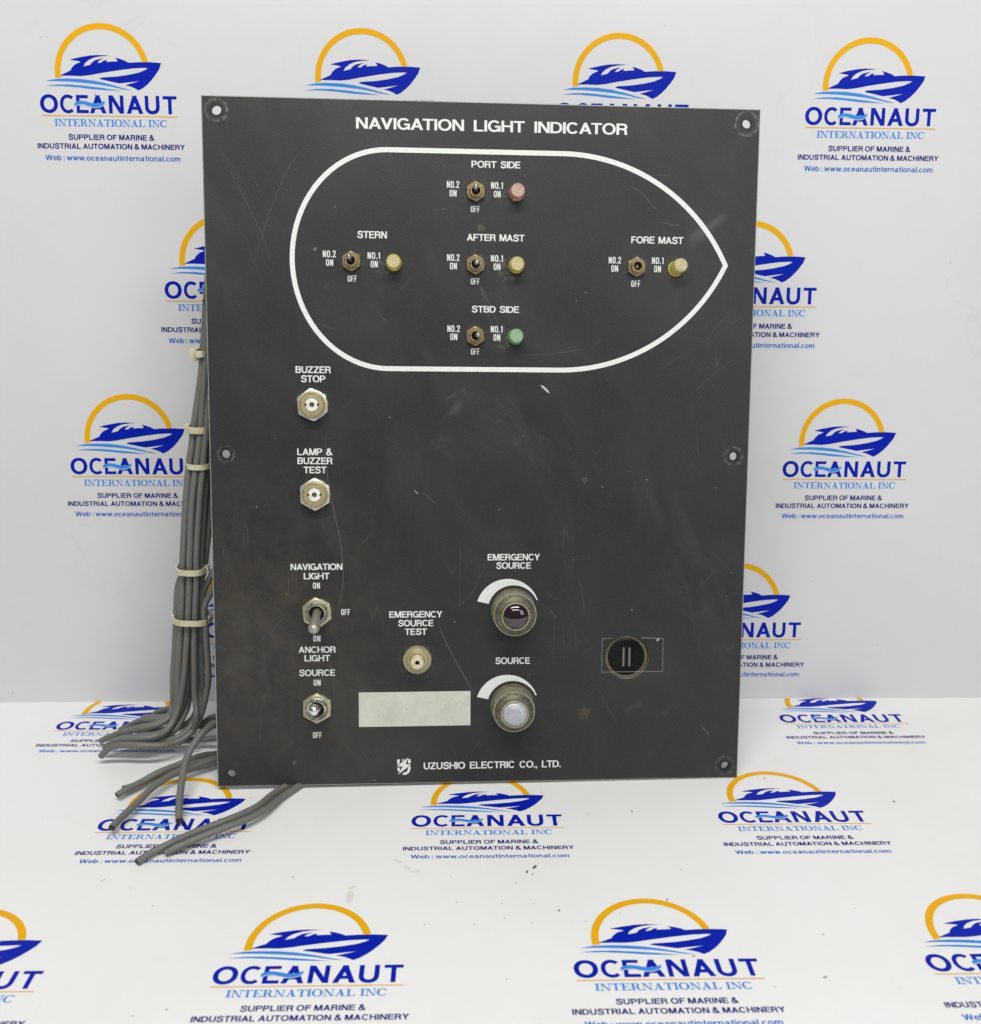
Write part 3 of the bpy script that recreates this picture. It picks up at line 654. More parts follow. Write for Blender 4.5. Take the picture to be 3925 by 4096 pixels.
def at(parent, x, y, z=0, rz=0):
    pass
def lever_mesh(base, tip, r0, r1, domed=True, seg=20):
    bm = bmesh.new(); a = Vector(base); b = Vector(tip); L = (b-a).length; d = (b-a)/L
    prof = [(r0*.8, 0), (r0, L*.12), (r0, L*.25)]+[(r0+(r1-r0)*t, L*(.25+.55*t)) for t in (.25, .5, .75, 1)]
    end = L*.84; 
    prof.append((r1*1.0, end))
    for k in range(1, 7):
        t = k/6*PI/2; prof.append((max(.02, r1*math.cos(t)), end+(L-end)*math.sin(t)))
    lathe(bm, prof, seg); rot = d.to_track_quat('Z', 'Y').to_matrix().to_4x4()
    bm.transform(Matrix.Translation(a) @ rot); return bm
def small_toggle(name_state, x, y, tip, rot):
    bm = bmesh.new(); hexnut(bm, 5.6, 2.6, 3.4, rot); lathe(bm, [(5.0, 0), (5.0, .01)], 24)
    sw = link('toggle_switch', bm, 'brass', PANEL, 30); sw.location = (x*MM, y*MM, .02*MM)
    sw['label'] = name_state
    bm = bmesh.new()
    prof = [(3.75, .05), (3.75, 3.0), (3.5, 3.1), (3.5, 3.5), (3.72, 3.7), (3.5, 3.9), (3.72, 4.1), (3.5, 4.3), (3.5, 4.9), (3.3, 5.1), (2.5, 5.1), (2.3, 4.9), (2.3, 1.0)]
    lathe(bm, prof, 36, cap0=False, cap1=False); link('bushing', bm, 'brass', sw, 40)
    bm = bmesh.new(); lathe(bm, [(2.28, .9), (2.28, .95)], 28); box(bm, -3.75, -2.9, -.5, .5, 5.0, 5.14); link('switch_hole', bm, 'black', sw)
    if tip:
        link('lever', lever_mesh((0, 0, 1.2), tip, 1.15, 1.5), 'nickel', sw, 60)
    else:
        bm = bmesh.new(); lathe(bm, [(1.0, 1), (1.0, 2.6), (.75, 2.8), (.55, 2.8), (.5, 2.2), (.25, 2.9), (.05, 3.0)], 20); link('broken_lever', bm, 'tan', sw, 40)
    return sw
small_toggle('toggle switch under PORT SIDE, lever up', -5.4, 341.0, (-.4, .9, 12), .05)
small_toggle('toggle switch under AFTER MAST, lever leaning right', -5.35, 301.3, (.35, .1, 12.5), .02)
small_toggle('toggle switch under STBD SIDE, lever to the right', -5.25, 261.8, (1.35, .1, 12), .03)
small_toggle('toggle switch under STERN, lever up and left', -74.4, 302.1, (-.7, 1.5, 12.2), .04)
small_toggle('toggle switch under FORE MAST with its lever broken off', 85.9, 301.4, None, .0)

def big_toggle(lab, x, y, tip, mats, rot, nutc):
    bm = bmesh.new(); hexnut(bm, 9.05, 2.8, 6.3, rot); lathe(bm, [(8.2, 0), (8.2, .01)], 24)
    sw = link('toggle_switch', bm, nutc, PANEL, 30); sw.location = (x*MM, y*MM, .02*MM); sw['label'] = lab
    bm = bmesh.new(); lathe(bm, [(6.3, .05), (6.3, 3.3), (6.05, 3.5), (6.3, 3.8), (6.05, 4.1), (6.3, 4.4), (6.0, 5.0), (5.6, 5.5), (4.6, 5.2), (4.3, 4.7), (4.2, 1.0)], 44, cap0=False, cap1=False)
    link('bushing', bm, mats[0], sw, 35)
    bm = bmesh.new(); lathe(bm, [(4.15, .9), (4.15, .95)], 32); link('switch_hole', bm, 'black', sw)
    bm = bmesh.new(); lathe(bm, [(2.6, .95), (2.4, 2.2), (1.9, 2.6), (1.9, 3.2)], 24); link('pivot', bm, 'tan', sw, 40)
    link('lever', lever_mesh((0, 0, 2.2), tip, 2.35, 3.35, seg=32), mats[1], sw, 60)
big_toggle('large toggle switch of NAVIGATION LIGHT with dull lever pointing down', -95.7, 103.7, (.4, -5.6, 24), ('nickel', 'lever'), .12, 'zinc')
big_toggle('large toggle switch of SOURCE with bright chrome lever', -96.4, 47.1, (.2, 5.2, 22), ('nickel', 'chrome'), .0, 'zinc')

def lamp(col, lab, x, y, lean=None):
    bm = bmesh.new(); lathe(bm, [(4.35, 0), (4.35, .9), (4.2, 1.1)], 36)
    lp = link('indicator_lamp', bm, 'seat_'+col, PANEL, 40); lp.location = (x*MM, y*MM, .02*MM); lp['label'] = lab
    bm = bmesh.new(); prof = [(4.2, 1.1), (4.22, 1.6), (4.12, 6.4)]
    prof += [(3.88, 7.1), (3.5, 7.45)]
    r = 3.3; k = 0
    while r > .3:
        prof += [(r, 7.75+.04*k), (r-.42, 7.32+.04*k)]; r -= .80; k += 1
    prof += [(.04, 8.0)]
    rings = lathe(bm, prof, 44, knurl=(6.2, 7.2, .03))
    for f in bm.faces:
        if f.calc_center_median().z > 7.2 and f.calc_center_median().xy.length < 3.4: f.material_index = 1
    if lean: bm.transform(Matrix.Shear('XY', 4, (lean[0], lean[1])))
    link('lens_cap', bm, ['lens_'+col, 'dusty_'+col], lp, 28)
lamp('red', 'small round pale red indicator lamp right of the PORT SIDE switch', 17.6, 340.9)
lamp('yellow', 'small round yellow indicator lamp right of the AFTER MAST switch', 17.7, 301.3)
lamp('green', 'small round green indicator lamp right of the STBD SIDE switch', 17.6, 261.7)
lamp('yellow', 'small round yellow indicator lamp right of the STERN switch', -50.9, 301.6)
lamp('yellow', 'small yellow indicator lamp right of the FORE MAST switch, cap knocked aslant', 108.6, 300.9, (.18, .14))

def push_button(lab, x, y, rot):
    bm = bmesh.new(); hexnut(bm, 9.4, 4.2, 7.2, rot); lathe(bm, [(8.5, 0), (8.5, .01)], 24)
    pb = link('push_button', bm, 'zincw', PANEL, 30); pb.location = (x*MM, y*MM, .02*MM); pb['label'] = lab
    bm = bmesh.new(); lathe(bm, [(7.2, .05), (7.2, 4.4), (6.95, 4.6), (6.95, 6.2), (6.55, 6.5), (6.35, 6.35), (6.2, 6.1), (6.05, 6.35), (3.95, 6.45), (3.9, 6.2), (3.9, 4)], 44, cap0=False, cap1=False); link('bushing', bm, 'tan', pb, 30)
    bm = bmesh.new(); lathe(bm, [(3.88, 4.1), (3.88, 4.15)], 32); link('button_well', bm, 'black', pb)
    bm = bmesh.new(); prof = [(3.72, 4.2), (3.72, 6.6), (3.6, 6.75), (1.55, 6.75), (1.45, 6.6), (1.4, 5.2)]
    seg = 48; rings = []
    for r, z in prof:
        rings.append([bm.verts.new(((r if not (r > 3 and (min(abs(k-24), k, 48-k) <= 1)) else r*.78)*math.cos(2*PI*k/seg), (r)*math.sin(2*PI*k/seg), z)) for k in range(seg)])
    for a, b in zip(rings, rings[1:]):
        for k in range(seg): bm.faces.new((a[k], a[(k+1) % seg], b[(k+1) % seg], b[k]))
    link('button_cap', bm, 'white', pb, 30)
    bm = bmesh.new(); lathe(bm, [(1.4, 5.2), (1.4, 5.25)], 20); link('button_screw', bm, 'face', pb)
push_button('BUZZER STOP push button with hexagon nut and white centre', -96.6, 222.7, .09)
push_button('LAMP AND BUZZER TEST push button with hexagon nut and white centre', -95.8, 172.2, .02)

bm = bmesh.new(); lathe(bm, [(8.45, 0), (8.45, 2.4), (8.0, 2.7), (7.6, 2.7)], 96, knurl=(-1, 2.5, .035))
tb = link('push_button', bm, 'knurl', PANEL, 30); tb.location = (-38.15*MM, 75.35*MM, .02*MM); tb['label'] = 'round knurled EMERGENCY SOURCE TEST push button with ivory centre'
bm = bmesh.new(); lathe(bm, [(7.6, 2.7), (6.6, 2.8), (6.3, 3.0), (6.0, 4.2), (5.2, 4.5), (4.2, 4.6), (4.15, 3.0)], 44, cap0=False, cap1=False); link('bushing', bm, 'tan', tb, 25)
bm = bmesh.new(); lathe(bm, [(4.12, 2.6), (4.12, 2.72)], 32); link('button_well', bm, 'black', tb)
bm = bmesh.new(); lathe(bm, [(3.95, 2.75), (3.95, 8.4), (3.7, 8.9), (2.6, 9.2), (1.5, 9.1), (1.35, 8.9), (1.3, 7.0)], 36, cap1=False); link('button_cap', bm, 'ivory', tb, 35)
bm = bmesh.new(); lathe(bm, [(1.3, 6.4), (1.3, 6.5)], 24); link('button_hole', bm, 'black', tb)

def pilot(lab, x, y, lensmat, r1):
    bm = bmesh.new(); lathe(bm, [(13.1, 0), (13.1, 1.6), (12.8, 1.9), (12.4, 1.9)], 64)
    p = link('pilot_lamp', bm, 'face', PANEL, 30); p.location = (x*MM, y*MM, .02*MM); p['label'] = lab
    bm = bmesh.new(); lathe(bm, [(r1, 1.7), (r1, 2.6), (r1+.1, 5.4), (r1+.1, 9.6), (r1-.15, 9.9), (r1-.15, 10.4), (r1+.15, 10.9), (r1+.15, 12.2), (r1-.25, 12.7)], 120, cap1=False, knurl=(5.3, 9.7, .02)); link('knurled_body', bm, 'knurl', p, 30)
    bm = bmesh.new(); lathe(bm, [(r1-.25, 12.7), (r1-1.6, 14.4), (9.4, 15.2), (8.3, 15.5), (8.1, 16.6)], 64, cap0=False, cap1=False)
    l2 = bmesh.new(); lathe(l2, [(r1-.2, 12.35), (r1+.22, 12.5), (r1+.05, 12.95), (r1-.35, 13.0)], 72, cap0=False, cap1=False); link('rim', l2, 'lip', p, 30)
    # worn moulded marks round the shoulder
    for k in range(30):
        if k % 10 > 6: continue
        a = 2*PI*k/30; rr = 10.0
        m_ = Matrix.Rotation(a, 4, 'Z') @ Matrix.Translation((rr, 0, 14.75)) @ Matrix.Rotation(R(24), 4, 'Y')
        b2 = bmesh.new(); box(b2, -.55, .55, -.13, .13, 0, .28); 
        if k % 3: box(b2, -.55, -.3, -.45, -.13, 0, .28)
        b2.transform(m_); tm = bpy.data.meshes.new('t'); b2.to_mesh(tm); b2.free(); bm.from_mesh(tm); bpy.data.meshes.remove(tm)
    link('shoulder', bm, 'face', p, 30)
    bm = bmesh.new(); lathe(bm, [(8.1, 16.5), (8.1, 17.6), (7.85, 17.9), (7.4, 17.9), (7.25, 17.5), (7.2, 16.5)], 56, cap0=False, cap1=False); link('lens_ring', bm, 'lip', p, 30)
    bm = bmesh.new(); prof = [(7.18, 16.6), (7.18, 17.2)]
    for k in range(1, 11): a = k/10*PI/2; prof.append((max(.03, 7.18*math.cos(a)), 17.2+3.1*math.sin(a)))
    lathe(bm, prof, 56, cap0=False); link('lens', bm, lensmat, p, 80)
pilot('EMERGENCY SOURCE pilot lamp with dark red glossy lens', 17.75, 104.0, 'ruby', 12.2)
pilot('SOURCE pilot lamp with clear frosted lens', 17.75, 47.0, 'frost', 11.9)

# round opening with a black disc behind clear tape
bm = bmesh.new(); lathe(bm, [(13.15, -2.15), (12.9, -1.7), (11.2, -1.5), (10.9, -1.7), (10.8, -3.0)], 64, cap0=False, cap1=False)
rc = link('round_cover', bm, 'gapring', PANEL, 30); rc.location = (85.4*MM, 75.3*MM, 0); rc['label'] = 'black slotted disc set in a round opening under clear tape'
bm = bmesh.new(); lathe(bm, [(10.8, -2.6), (10.8, -.9), (10.55, -.75)], 56); link('disc', bm, 'blackp', rc, 30)
for sx in (-1.75, 1.75):
    bm = bmesh.new(); lathe(bm, [(.62, -.7), (.45, -.62)], 12, sx, 5.2); lathe(bm, [(.62, -.7), (.45, -.62)], 12, sx, -5.2); box(bm, sx-.6, sx+.6, -5.2, 5.2, -.7, -.61); link('slot', bm, 'scratch', rc)

def jag(x, y0, y1, n, amp, seed):
    rr = random.Random(seed); return [(x+(amp if k % 2 else -amp)*rr.uniform(.3, 1), y0+(y1-y0)*k/n) for k in range(n+1)]
left = jag(70.6, 86.6, 66.5, 22, .35, 1); right = jag(107.0, 66.6, 86.5, 22, .45, 2)
loop = left+right
bm = bmesh.new(); add_flat(bm, [loop], .16); tp = tag(link('clear_tape', bm, 'tape', PANEL, 'keep'), 'strip of clear tape with jagged torn ends over the round cover')
bm = bmesh.new(); add_flat(bm, ribbon(left, .13)+ribbon(right, .13), .19)
add_flat(bm, ribbon([(70.6, 86.6), (76.5, 86.9)], .2)+ribbon([(93.8, 86.9), (107, 86.5)], .2), .20); add_flat(bm, ribbon([(70.7, 66.45), (106.9, 66.6)], .16), .21); add_flat(bm, [[(103.2, 86.2), (104.8, 86.3), (104.1, 85.0), (103.0, 84.8)]], .23)
link('tape_edge', bm, 'tapeedge', tp, 'keep')

# long individual scratches and chips
bm = bmesh.new()
def scr(pts, w, mi=0, z=.05):
    P = [(v.x, v.y) for v in catmull([(x, y, 0) for x, y in pts], 8)]; n = len(P)
    add_flat(bm, ribbon(P, [max(.03, w*min(1, 4*i/n, 4*(n-i)/n)) for i in range(n)]), z, mi)
scr([(-89.0, 209), (-90.0, 200), (-89.6, 185.7), (-85.8, 163.3), (-82.3, 146.7), (-80.6, 128), (-81.0, 118), (-83.5, 106), (-85.5, 101)], .16)
scr([(-26.9, 100.0), (-22.6, 88.1), (-16.5, 75.6), (-8.8, 61.4), (-2.6, 50.9)], .20, 0, .13)
scr([(32.2, 234.6), (34.4, 233.0), (37.4, 230.1)], 1.3, 1)
scr([(-39.9, 174.8), (-38.6, 173.2), (-37.4, 172.2)], .8, 0)
scr([(-35.3, 173.8), (-31, 169.5), (-26.5, 166.4)], .12)
scr([(-90.5, 83), (-88.6, 74), (-86.8, 62), (-86.2, 50)], .10)
scr([(78, 347), (87, 343), (95, 335), (98, 333)], .12); scr([(99, 327), (106, 325), (110, 325.2)], .16)
scr([(36.5, 116), (40, 112), (45, 110)], .10); scr([(38, 106), (41, 102), (43, 99)], .14); scr([(55, 126), (58, 115), (60, 100)], .08)
scr([(-140, 350), (-125, 320), (-118, 300)], .07); scr([(-96, 366), (-108, 352), (-118, 330), (-128, 300)], .07)
scr([(69, 57), (74, 46), (80, 37)], .07); scr([(0, 128), (-8, 112), (-18, 105)], .07); scr([(120, 118), (124, 100), (126, 90)], .06)
scr([(60, 256), (40, 252.5), (20, 251.5)], .08); scr([(88, 352), (104, 352.4)], .09); scr([(131, 33), (134, 30), (137, 26)], .25)
sc = tag(link('scratch_marks', bm, ['scratch', 'chip'], PANEL, 'keep'), kind='stuff')

# ------------------------------------------------------------------ cables
BUNDLE = [
   [(-154.2, -67.0, 120.1), (-157.9, -67.0, 110.3), (-160.7, -67.0, 105.2), (-163.3, -67.0, 100.6), (-164.7, -67.0, 94.6), (-164.6, -67.0, 86.1), (-164.8, -67.0, 69.5), (-165.1, -67.0, 52.6), (-166.6, -67.0, 43.2), (-169.6, -67.0, 31.3), (-174.0, -68.4, 20.0), (-178.6, -73.8, 14.9), (-185.8, -79.3, 12.7), (-192.6, -84.7, 14.0), (-202.1, -87.5, 15.7), (-212.9, -86.4, 15.5), (-221.8, -85.3, 13.5), (-226.7, -84.1, 9.5), (-230.0, -83.0, 6.0)] ,
   [(-155.3, -61.0, 124.3), (-159.3, -61.0, 117.7), (-162.2, -61.0, 112.5), (-165.5, -61.0, 105.9), (-167.4, -61.0, 98.2), (-168.8, -61.0, 90.1), (-169.1, -61.0, 83.5), (-170.0, -61.0, 66.7), (-171.1, -61.0, 49.7), (-171.7, -61.0, 37.8), (-173.5, -61.0, 28.1), (-176.7, -64.3, 20.7), (-179.8, -68.8, 15.9), (-184.4, -73.2, 13.6), (-191.4, -74.5, 11.9), (-202.5, -73.7, 10.6), (-215.5, -72.8, 10.6), (-224.4, -72.0, 9.7)] ,
   [(-151.1, -53.0, 294.3), (-153.6, -53.0, 279.1), (-155.4, -53.0, 265.1), (-157.3, -55.0, 248.3), (-158.7, -56.3, 237.0), (-162.7, -58.7, 215.6), (-164.4, -59.7, 206.9), (-166.2, -61.0, 195.3), (-168.0, -62.0, 185.9), (-170.9, -64.4, 164.5), (-174.5, -66.0, 134.0), (-175.8, -66.0, 122.6), (-177.0, -66.0, 110.1), (-179.2, -66.0, 90.6), (-181.9, -66.0, 69.1), (-184.1, -66.0, 52.2), (-185.2, -66.0, 40.4), (-187.4, -66.0, 29.4), (-192.1, -64.6, 21.9), (-197.8, -63.1, 19.9), (-205.4, -61.3, 18.7), (-213.3, -57.5, 16.0), (-221.5, -53.7, 10.7), (-229.0, -50.0, 5.5)] ,
   [(-150.5, -54.0, 279.2), (-153.4, -54.0, 265.2), (-154.9, -56.0, 248.5), (-156.4, -57.3, 237.2), (-159.0, -59.7, 215.8), (-160.1, -60.7, 207.2), (-161.8, -62.0, 195.6), (-163.5, -63.0, 186.1), (-167.1, -65.4, 164.8), (-170.3, -67.0, 134.3), (-171.4, -67.0, 122.9), (-172.5, -67.0, 110.5), (-174.7, -67.0, 91.0), (-177.5, -67.0, 69.5), (-180.0, -67.0, 52.7), (-181.8, -67.0, 43.3), (-184.8, -67.0, 31.4), (-188.5, -71.0, 22.5), (-192.0, -76.4, 18.8), (-197.2, -81.8, 18.5), (-207.6, -82.7, 17.6), (-219.0, -80.4, 15.0), (-226.5, -78.2, 10.9), (-229.8, -76.0, 6.7)] ,
   [(-148.6, -54.8, 258.3), (-152.0, -57.3, 237.2), (-155.5, -59.7, 215.8), (-156.5, -60.7, 207.2), (-158.3, -62.0, 195.6), (-159.6, -63.0, 186.1), (-162.6, -65.4, 164.8), (-166.2, -67.0, 134.3), (-167.2, -67.0, 122.9), (-168.3, -67.0, 110.5), (-170.5, -67.0, 91.0), (-172.6, -67.0, 69.5), (-173.6, -67.0, 52.7), (-174.5, -67.0, 40.9), (-173.7, -69.1, 32.4), (-173.2, -72.0, 26.8), (-175.6, -71.0, 18.6), (-179.7, -70.0, 13.2)] ,
   [(-149.9, -48.2, 235.8), (-154.0, -50.7, 214.0), (-156.1, -52.3, 199.4), (-158.3, -54.0, 183.9), (-161.3, -56.4, 162.2), (-165.1, -58.0, 131.2), (-166.4, -58.0, 119.7), (-167.7, -58.0, 107.0), (-170.0, -58.0, 87.2), (-176.6, -58.0, 65.4), (-179.2, -58.0, 48.3), (-180.4, -58.0, 38.7), (-181.8, -59.2, 27.2), (-185.0, -64.1, 20.2), (-188.4, -69.0, 15.6), (-195.1, -69.4, 11.0), (-208.3, -68.7, 9.9), (-221.5, -68.0, 8.9)] ,
   [(-153.7, -49.3, 198.7), (-156.1, -51.0, 183.1), (-159.5, -53.4, 161.3), (-163.1, -55.0, 138.2), (-165.4, -55.0, 125.4), (-166.6, -55.0, 118.6), (-169.4, -55.0, 105.8), (-172.4, -55.0, 86.0), (-174.8, -55.0, 64.0), (-174.5, -55.0, 46.8), (-175.4, -55.0, 34.7), (-176.9, -55.3, 25.1), (-180.7, -56.5, 16.5), (-189.6, -57.8, 11.3), (-200.9, -57.1, 9.0), (-207.9, -56.1, 7.5), (-217.0, -55.0, 7.9)] ,
   [(-158.8, -50.2, 236.0), (-162.7, -52.7, 214.4), (-165.2, -54.3, 199.8), (-168.3, -56.8, 177.7), (-171.4, -59.2, 155.2), (-174.9, -60.0, 131.9), (-176.4, -60.0, 120.4), (-181.3, -60.0, 107.8), (-183.9, -60.0, 88.1), (-186.5, -60.0, 66.3), (-188.9, -60.0, 49.3), (-189.7, -60.0, 39.7), (-190.5, -60.0, 30.1), (-192.2, -62.9, 23.9), (-195.0, -66.7, 21.6), (-200.4, -70.5, 20.6), (-211.3, -70.5, 18.0), (-221.0, -68.0, 14.0), (-230.9, -65.5, 9.0), (-236.7, -63.0, 5.1)] ,
   [(-149.4, -44.2, 235.1), (-153.6, -46.7, 213.3), (-155.7, -48.3, 198.5), (-157.8, -50.0, 182.9), (-160.9, -52.4, 161.0), (-164.7, -54.0, 129.8), (-166.0, -54.0, 118.2), (-170.4, -54.0, 105.4), (-176.5, -54.0, 85.5), (-182.9, -54.0, 63.6), (-185.6, -54.0, 46.3), (-187.0, -54.0, 34.3), (-189.3, -51.1, 26.5), (-194.5, -45.4, 19.0), (-198.8, -40.7, 15.8), (-207.2, -37.3, 12.0), (-212.4, -34.0, 7.5)] ,
   [(-152.3, -51.3, 199.2), (-154.7, -53.0, 183.6), (-158.0, -55.4, 161.9), (-161.7, -57.0, 138.8), (-163.9, -57.0, 126.1), (-165.2, -57.0, 119.3), (-170.4, -57.0, 106.6), (-178.7, -57.0, 86.8), (-183.1, -57.0, 64.9), (-185.1, -57.0, 47.8), (-186.5, -57.0, 35.8), (-190.1, -53.4, 25.2), (-196.9, -46.3, 14.5), (-207.7, -41.0, 9.9), (-215.3, -38.5, 8.6), (-218.9, -36.0, 6.3)] ,
]
LOOSE = [
   [(-154.1, -78.0, 28.4), (-158.2, -84.0, 28.4), (-163.9, -92.0, 27.1), (-168.0, -100.0, 23.3), (-170.5, -108.0, 18.5), (-170.3, -118.0, 13.9), (-168.9, -130.0, 9.7), (-166.4, -143.0, 6.6), (-164.5, -150.0, 4.9)] ,
   [(-156.2, -76.0, 5.0), (-160.7, -80.0, 5.3), (-167.3, -84.0, 6.7), (-173.3, -90.0, 7.5), (-180.4, -96.0, 7.1), (-188.7, -104.0, 7.2), (-197.0, -112.0, 5.6), (-203.8, -120.0, 5.3), (-207.1, -124.0, 4.4)] ,
   [(-154.8, -82.0, 4.8), (-159.3, -86.0, 5.9), (-169.7, -92.0, 6.5), (-178.5, -96.0, 4.3), (-188.5, -102.0, 4.4), (-197.4, -108.0, 3.1), (-203.8, -114.0, 3.3), (-206.3, -116.0, 3.7)] ,
   [(-153.8, -86.0, 6.5), (-158.2, -90.0, 7.4), (-168.0, -98.0, 8.3), (-176.1, -104.0, 7.7), (-182.2, -112.0, 7.9), (-187.6, -122.0, 7.7), (-191.5, -133.0, 6.6), (-195.8, -145.0, 5.8), (-198.1, -153.0, 5.6), (-199.1, -157.0, 5.3)] ,
   [(-107.6, -103.5, 2.1), (-113.5, -112.7, 2.2), (-118.6, -122.0, 3.0), (-123.5, -135.9, 5.0), (-129.7, -144.7, 6.0), (-140.6, -153.5, 6.0), (-153.3, -161.3, 5.0), (-165.1, -170.5, 4.0), (-172.8, -176.8, 3.0), (-177.8, -182.7, 2.1)] ,
   [(-99.0, -104.6, 2.1), (-105.6, -112.8, 2.2), (-113.3, -125.7, 3.0), (-118.8, -139.8, 5.0), (-126.6, -150.4, 6.0), (-139.1, -159.8, 6.0), (-151.6, -167.7, 5.0), (-159.8, -173.0, 4.0), (-165.1, -175.3, 2.1)] ,
   [(-160.7, -52.0, 17.5), (-166.0, -54.0, 17.1), (-169.8, -55.0, 16.0), (-173.7, -56.0, 13.4), (-175.4, -57.0, 10.1)] ,
   [(-158.2, -66.0, 8.7), (-163.8, -66.0, 8.1), (-171.7, -66.0, 7.5), (-180.7, -66.0, 6.9), (-194.2, -66.0, 5.8)] ,
]
TIES=[
   ([-155.1, -51.0, 281.0], 3.1, 2.1) ,
   ([-158.3, -50.8, 249.4], 7.9, 3.4) ,
   ([-162.2, -54.7, 205.9], 13.5, 3.6) ,
   ([-163.1, -57.0, 184.6], 14.8, 3.0) ,
   ([-171.4, -61.0, 120.8], 18.3, 3.5) ,
   ([-173.3, -61.5, 88.7], 23.4, 3.5) ,
]

def cable_bm(pts, r, seg=14):
    bm = bmesh.new(); frame_tube(bm, [tuple(v) for v in catmull(pts, 6)], r, seg, 0, 1); return bm
BD = bpy.data.objects.new('cable_bundle', None); C.objects.link(BD); BD.location = (-.172, -.064, 0)
tag(BD, 'bundle of grey cables bound with yellowed ties, hanging left of the black panel', 'cable bundle')
bpy.context.view_layer.update()
off = Matrix.Translation((172, 64, 0))
def behind(pts, dx, dy, cut):     # cables packed in behind the visible ones
    n = len(pts)-cut
    return [(x+dx*min(1, max(0, (z-8)/30)), y+dy*min(1, max(.4, (z-8)/30)), max(2.2, z)) for (x, y, z) in pts[:n]]
BUNDLE += [behind(BUNDLE[2], 1.9, 6.5, 2), behind(BUNDLE[3], 1.8, 7.0, 1), behind(BUNDLE[4], 1.5, 6.0, 0), behind(BUNDLE[7], 1.7, -3.2, 2)]
for k, pts in enumerate(BUNDLE):
    bm = cable_bm(pts, 1.95 if k != 3 else 2.0); bm.transform(off); link('cable', bm, ['cable', 'core'], BD, 60)
for k, ((x, y, z), w_, h_) in enumerate(TIES):
    bm = bmesh.new(); n = 44; a_ = w_/2; b_ = (6.2, 9.4, 9.6, 9.6, 10.0, 10.2)[k]; y_ = y
    th = .9; lo = []
    for i in range(n):
        t = 2*PI*i/n; c, s_ = math.cos(t), math.sin(t)
        ex = lambda R1, R2: (math.copysign(abs(c)**(.75), c)*R1, math.copysign(abs(s_)**(.75), s_)*R2)
        X1, Y1 = ex(a_, b_); X0, Y0 = ex(a_-th, b_-th)
        rib = .12 if (i % 2 and n*.62 < i < n*.9) else 0
        Y1 += (-rib if Y1 < 0 else 0)
        tl = -.035*X1
        lo.append([bm.verts.new((x+X1, y_+Y1, z+tl-h_/2)), bm.verts.new((x+X1, y_+Y1, z+tl+h_/2)), bm.verts.new((x+X0, y_+Y0, z+tl+h_/2)), bm.verts.new((x+X0, y_+Y0, z+tl-h_/2))])
    for i in range(n):
        A, B = lo[i], lo[(i+1) % n]
        for j in range(4): bm.faces.new((A[j], A[(j+1) % 4], B[(j+1) % 4], B[j]))
    if k == 1: box(bm, x-a_-3.2, x-a_+.8, y_-2.2, y_+2.2, z-h_/2-3.4, z+h_/2)
    elif k == 2: box(bm, x-a_-1.2, x-a_+1.2, y_-2, y_+2.4, z-h_/2-1.2, z+h_/2)
    elif k == 4: box(bm, x+a_-1.6, x+a_+1.0, y_-2.2, y_+2, z-h_/2-.4, z+h_/2-.3)
    else: box(bm, x-a_-.6, x-a_+1.4, y_-1, y_+3.0, z-h_/2-.2, z+h_/2)
    bm.transform(off); link('cable_tie', bm, 'nylon', BD, 35)
LL = ['loose grey cable arching down in front beside the lower left corner of the panel', 'loose grey cable lying on the floor left of the panel, uppermost of the three together', 'loose grey cable lying behind the uppermost one, its end tucked in',
      'loose grey cable sweeping left to the printed letter O', 'loose grey cable from under the panel reaching furthest to the front', 'loose grey cable from under the panel ending short of its longer neighbour',
      'short grey cable seen between the bundle and the panel edge', 'dark grey cable low behind the arching cable beside the panel']
for k, pts in enumerate(LOOSE):
    o = link('loose_cable', cable_bm(pts, (2.05, 1.9, 1.9, 2.0, 1.95, 1.95, 2.0, 1.9)[k]), ['cable', 'core'], None, 60)
    tag(o, LL[k], 'cable', 'loose cables on the printed floor')

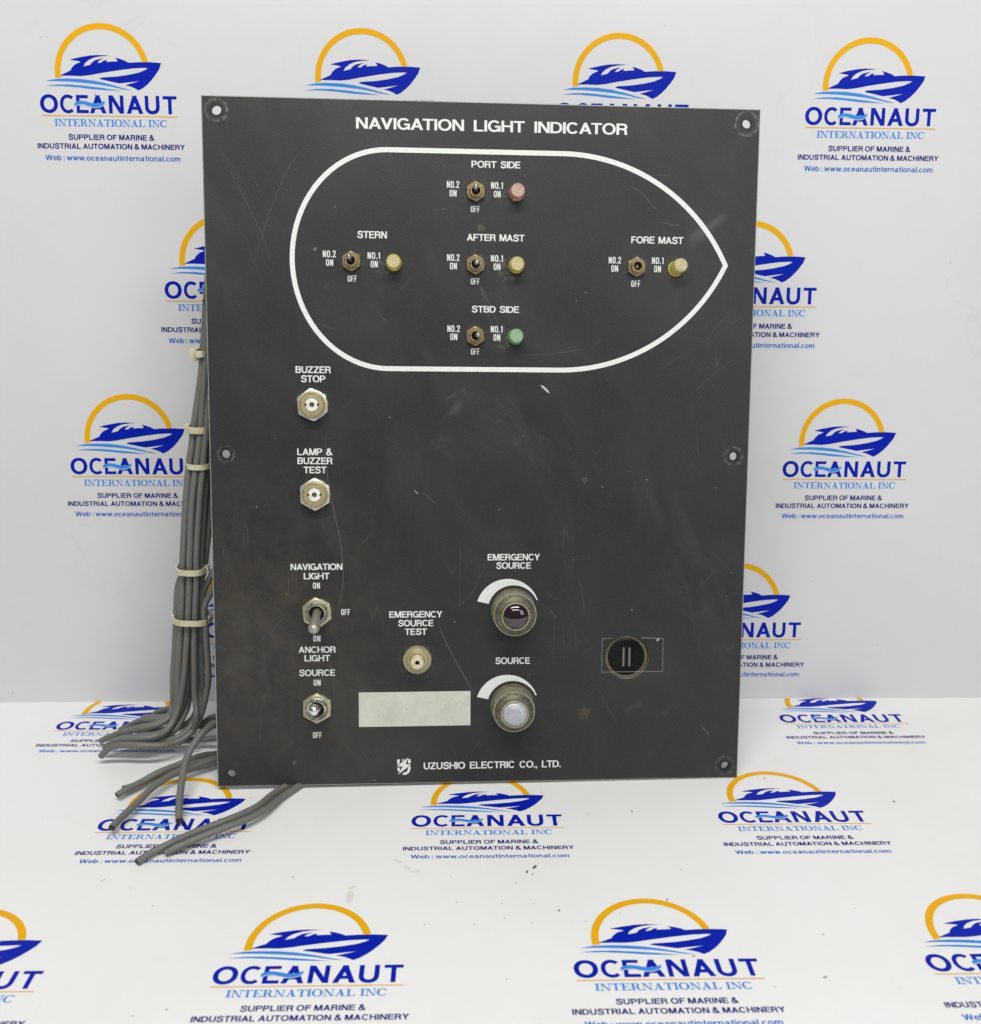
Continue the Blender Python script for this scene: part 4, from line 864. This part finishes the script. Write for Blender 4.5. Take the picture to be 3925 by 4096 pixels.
# ------------------------------------------------------------------ crumbs of dirt
def crumb(x, y, sx, sy, sz, rot, seed):
    rr = random.Random(seed); b = bmesh.new(); bmesh.ops.create_icosphere(b, subdivisions=2, radius=1)
    for v in b.verts: v.co *= rr.uniform(.72, 1.15)
    b.transform(Matrix.Translation((x, y, sz*.4)) @ Matrix.Rotation(rot, 4, 'Z') @ Matrix.Diagonal((sx, sy, sz, 1))); tm = bpy.data.meshes.new('t'); b.to_mesh(tm); b.free(); return tm
bm = bmesh.new(); CR = [
    (29.7, -187.1, 1.60, 0.80, 0.9),
    (25.5, -190.9, 1.10, 0.60, 1.1),
    (28.3, -192.9, 0.50, 0.40, 0.0),
    (89.1, -137.0, 0.60, 0.50, 0.0),
    (63.6, -139.3, 0.35, 0.30, 0.0),
    (94.2, -213.8, 0.60, 0.50, 0.0),
    (39.3, -221.0, 0.55, 0.60, 0.0),
    (27.4, -215.4, 0.40, 0.25, 0.0),
    (25.4, -229.2, 0.45, 0.25, -0.8),
    (19.2, -199.8, 0.40, 0.25, 0.0),
    (12.4, -226.1, 0.40, 0.25, 0.0),
    (-2.4, -230.3, 0.40, 0.25, 0.0),
    (-10.9, -214.2, 0.35, 0.25, 0.0),
    (-26.3, -230.0, 0.35, 0.25, 0.0),
    (51.6, -229.2, 0.30, 0.40, 0.0),
    (11.3, -215.2, 0.30, 0.25, 0.0),
    (11.6, -266.6, 0.30, 0.30, 0.0),
    (-14.1, -194.3, 0.35, 0.20, 0.0),
    (244.5, -129.0, 0.80, 0.55, 0.0),
    (94.3, -213.7, 0.65, 0.50, 0.0),
    (106.4, -190.0, 0.30, 0.20, 0.0),
    (175.7, -103.4, 0.50, 0.50, 0.0),
    (98.8, -253.4, 0.90, 0.30, 0.5),
    (155.2, -267.4, 1.20, 0.35, 0.4),
    (130.8, -272.8, 0.30, 0.30, 0.0),
    (-95.2, -193.4, 0.40, 0.35, 0.0),
    (-160.5, -214.7, 0.30, 0.25, 0.0),
    (-134.9, -281.6, 0.60, 0.25, 0.4),
    (-148.2, -285.0, 0.30, 0.30, 0.0),
    (-191.6, -194.3, 2.00, 0.14, 0.8),
    (-175.4, -68.4, 0.60, 0.30, 0.5),
    (-174.5, -65.8, 1.00, 0.30, 0.5),
    (-173.3, -63.1, 0.90, 0.30, -0.5),
    (-175.6, -67.7, 0.70, 0.25, 0.2),

]
for k, (x, y, sx, sy, rot) in enumerate(CR):
    tm = crumb(x, y, sx, sy, min(sx, sy)*.7, rot, k); bm.from_mesh(tm); bpy.data.meshes.remove(tm)
o = link('grit', bm, 'crumb', None, 40); tag(o, 'scattered dark grit crumbs on the white floor sheet', 'grit', kind='stuff')
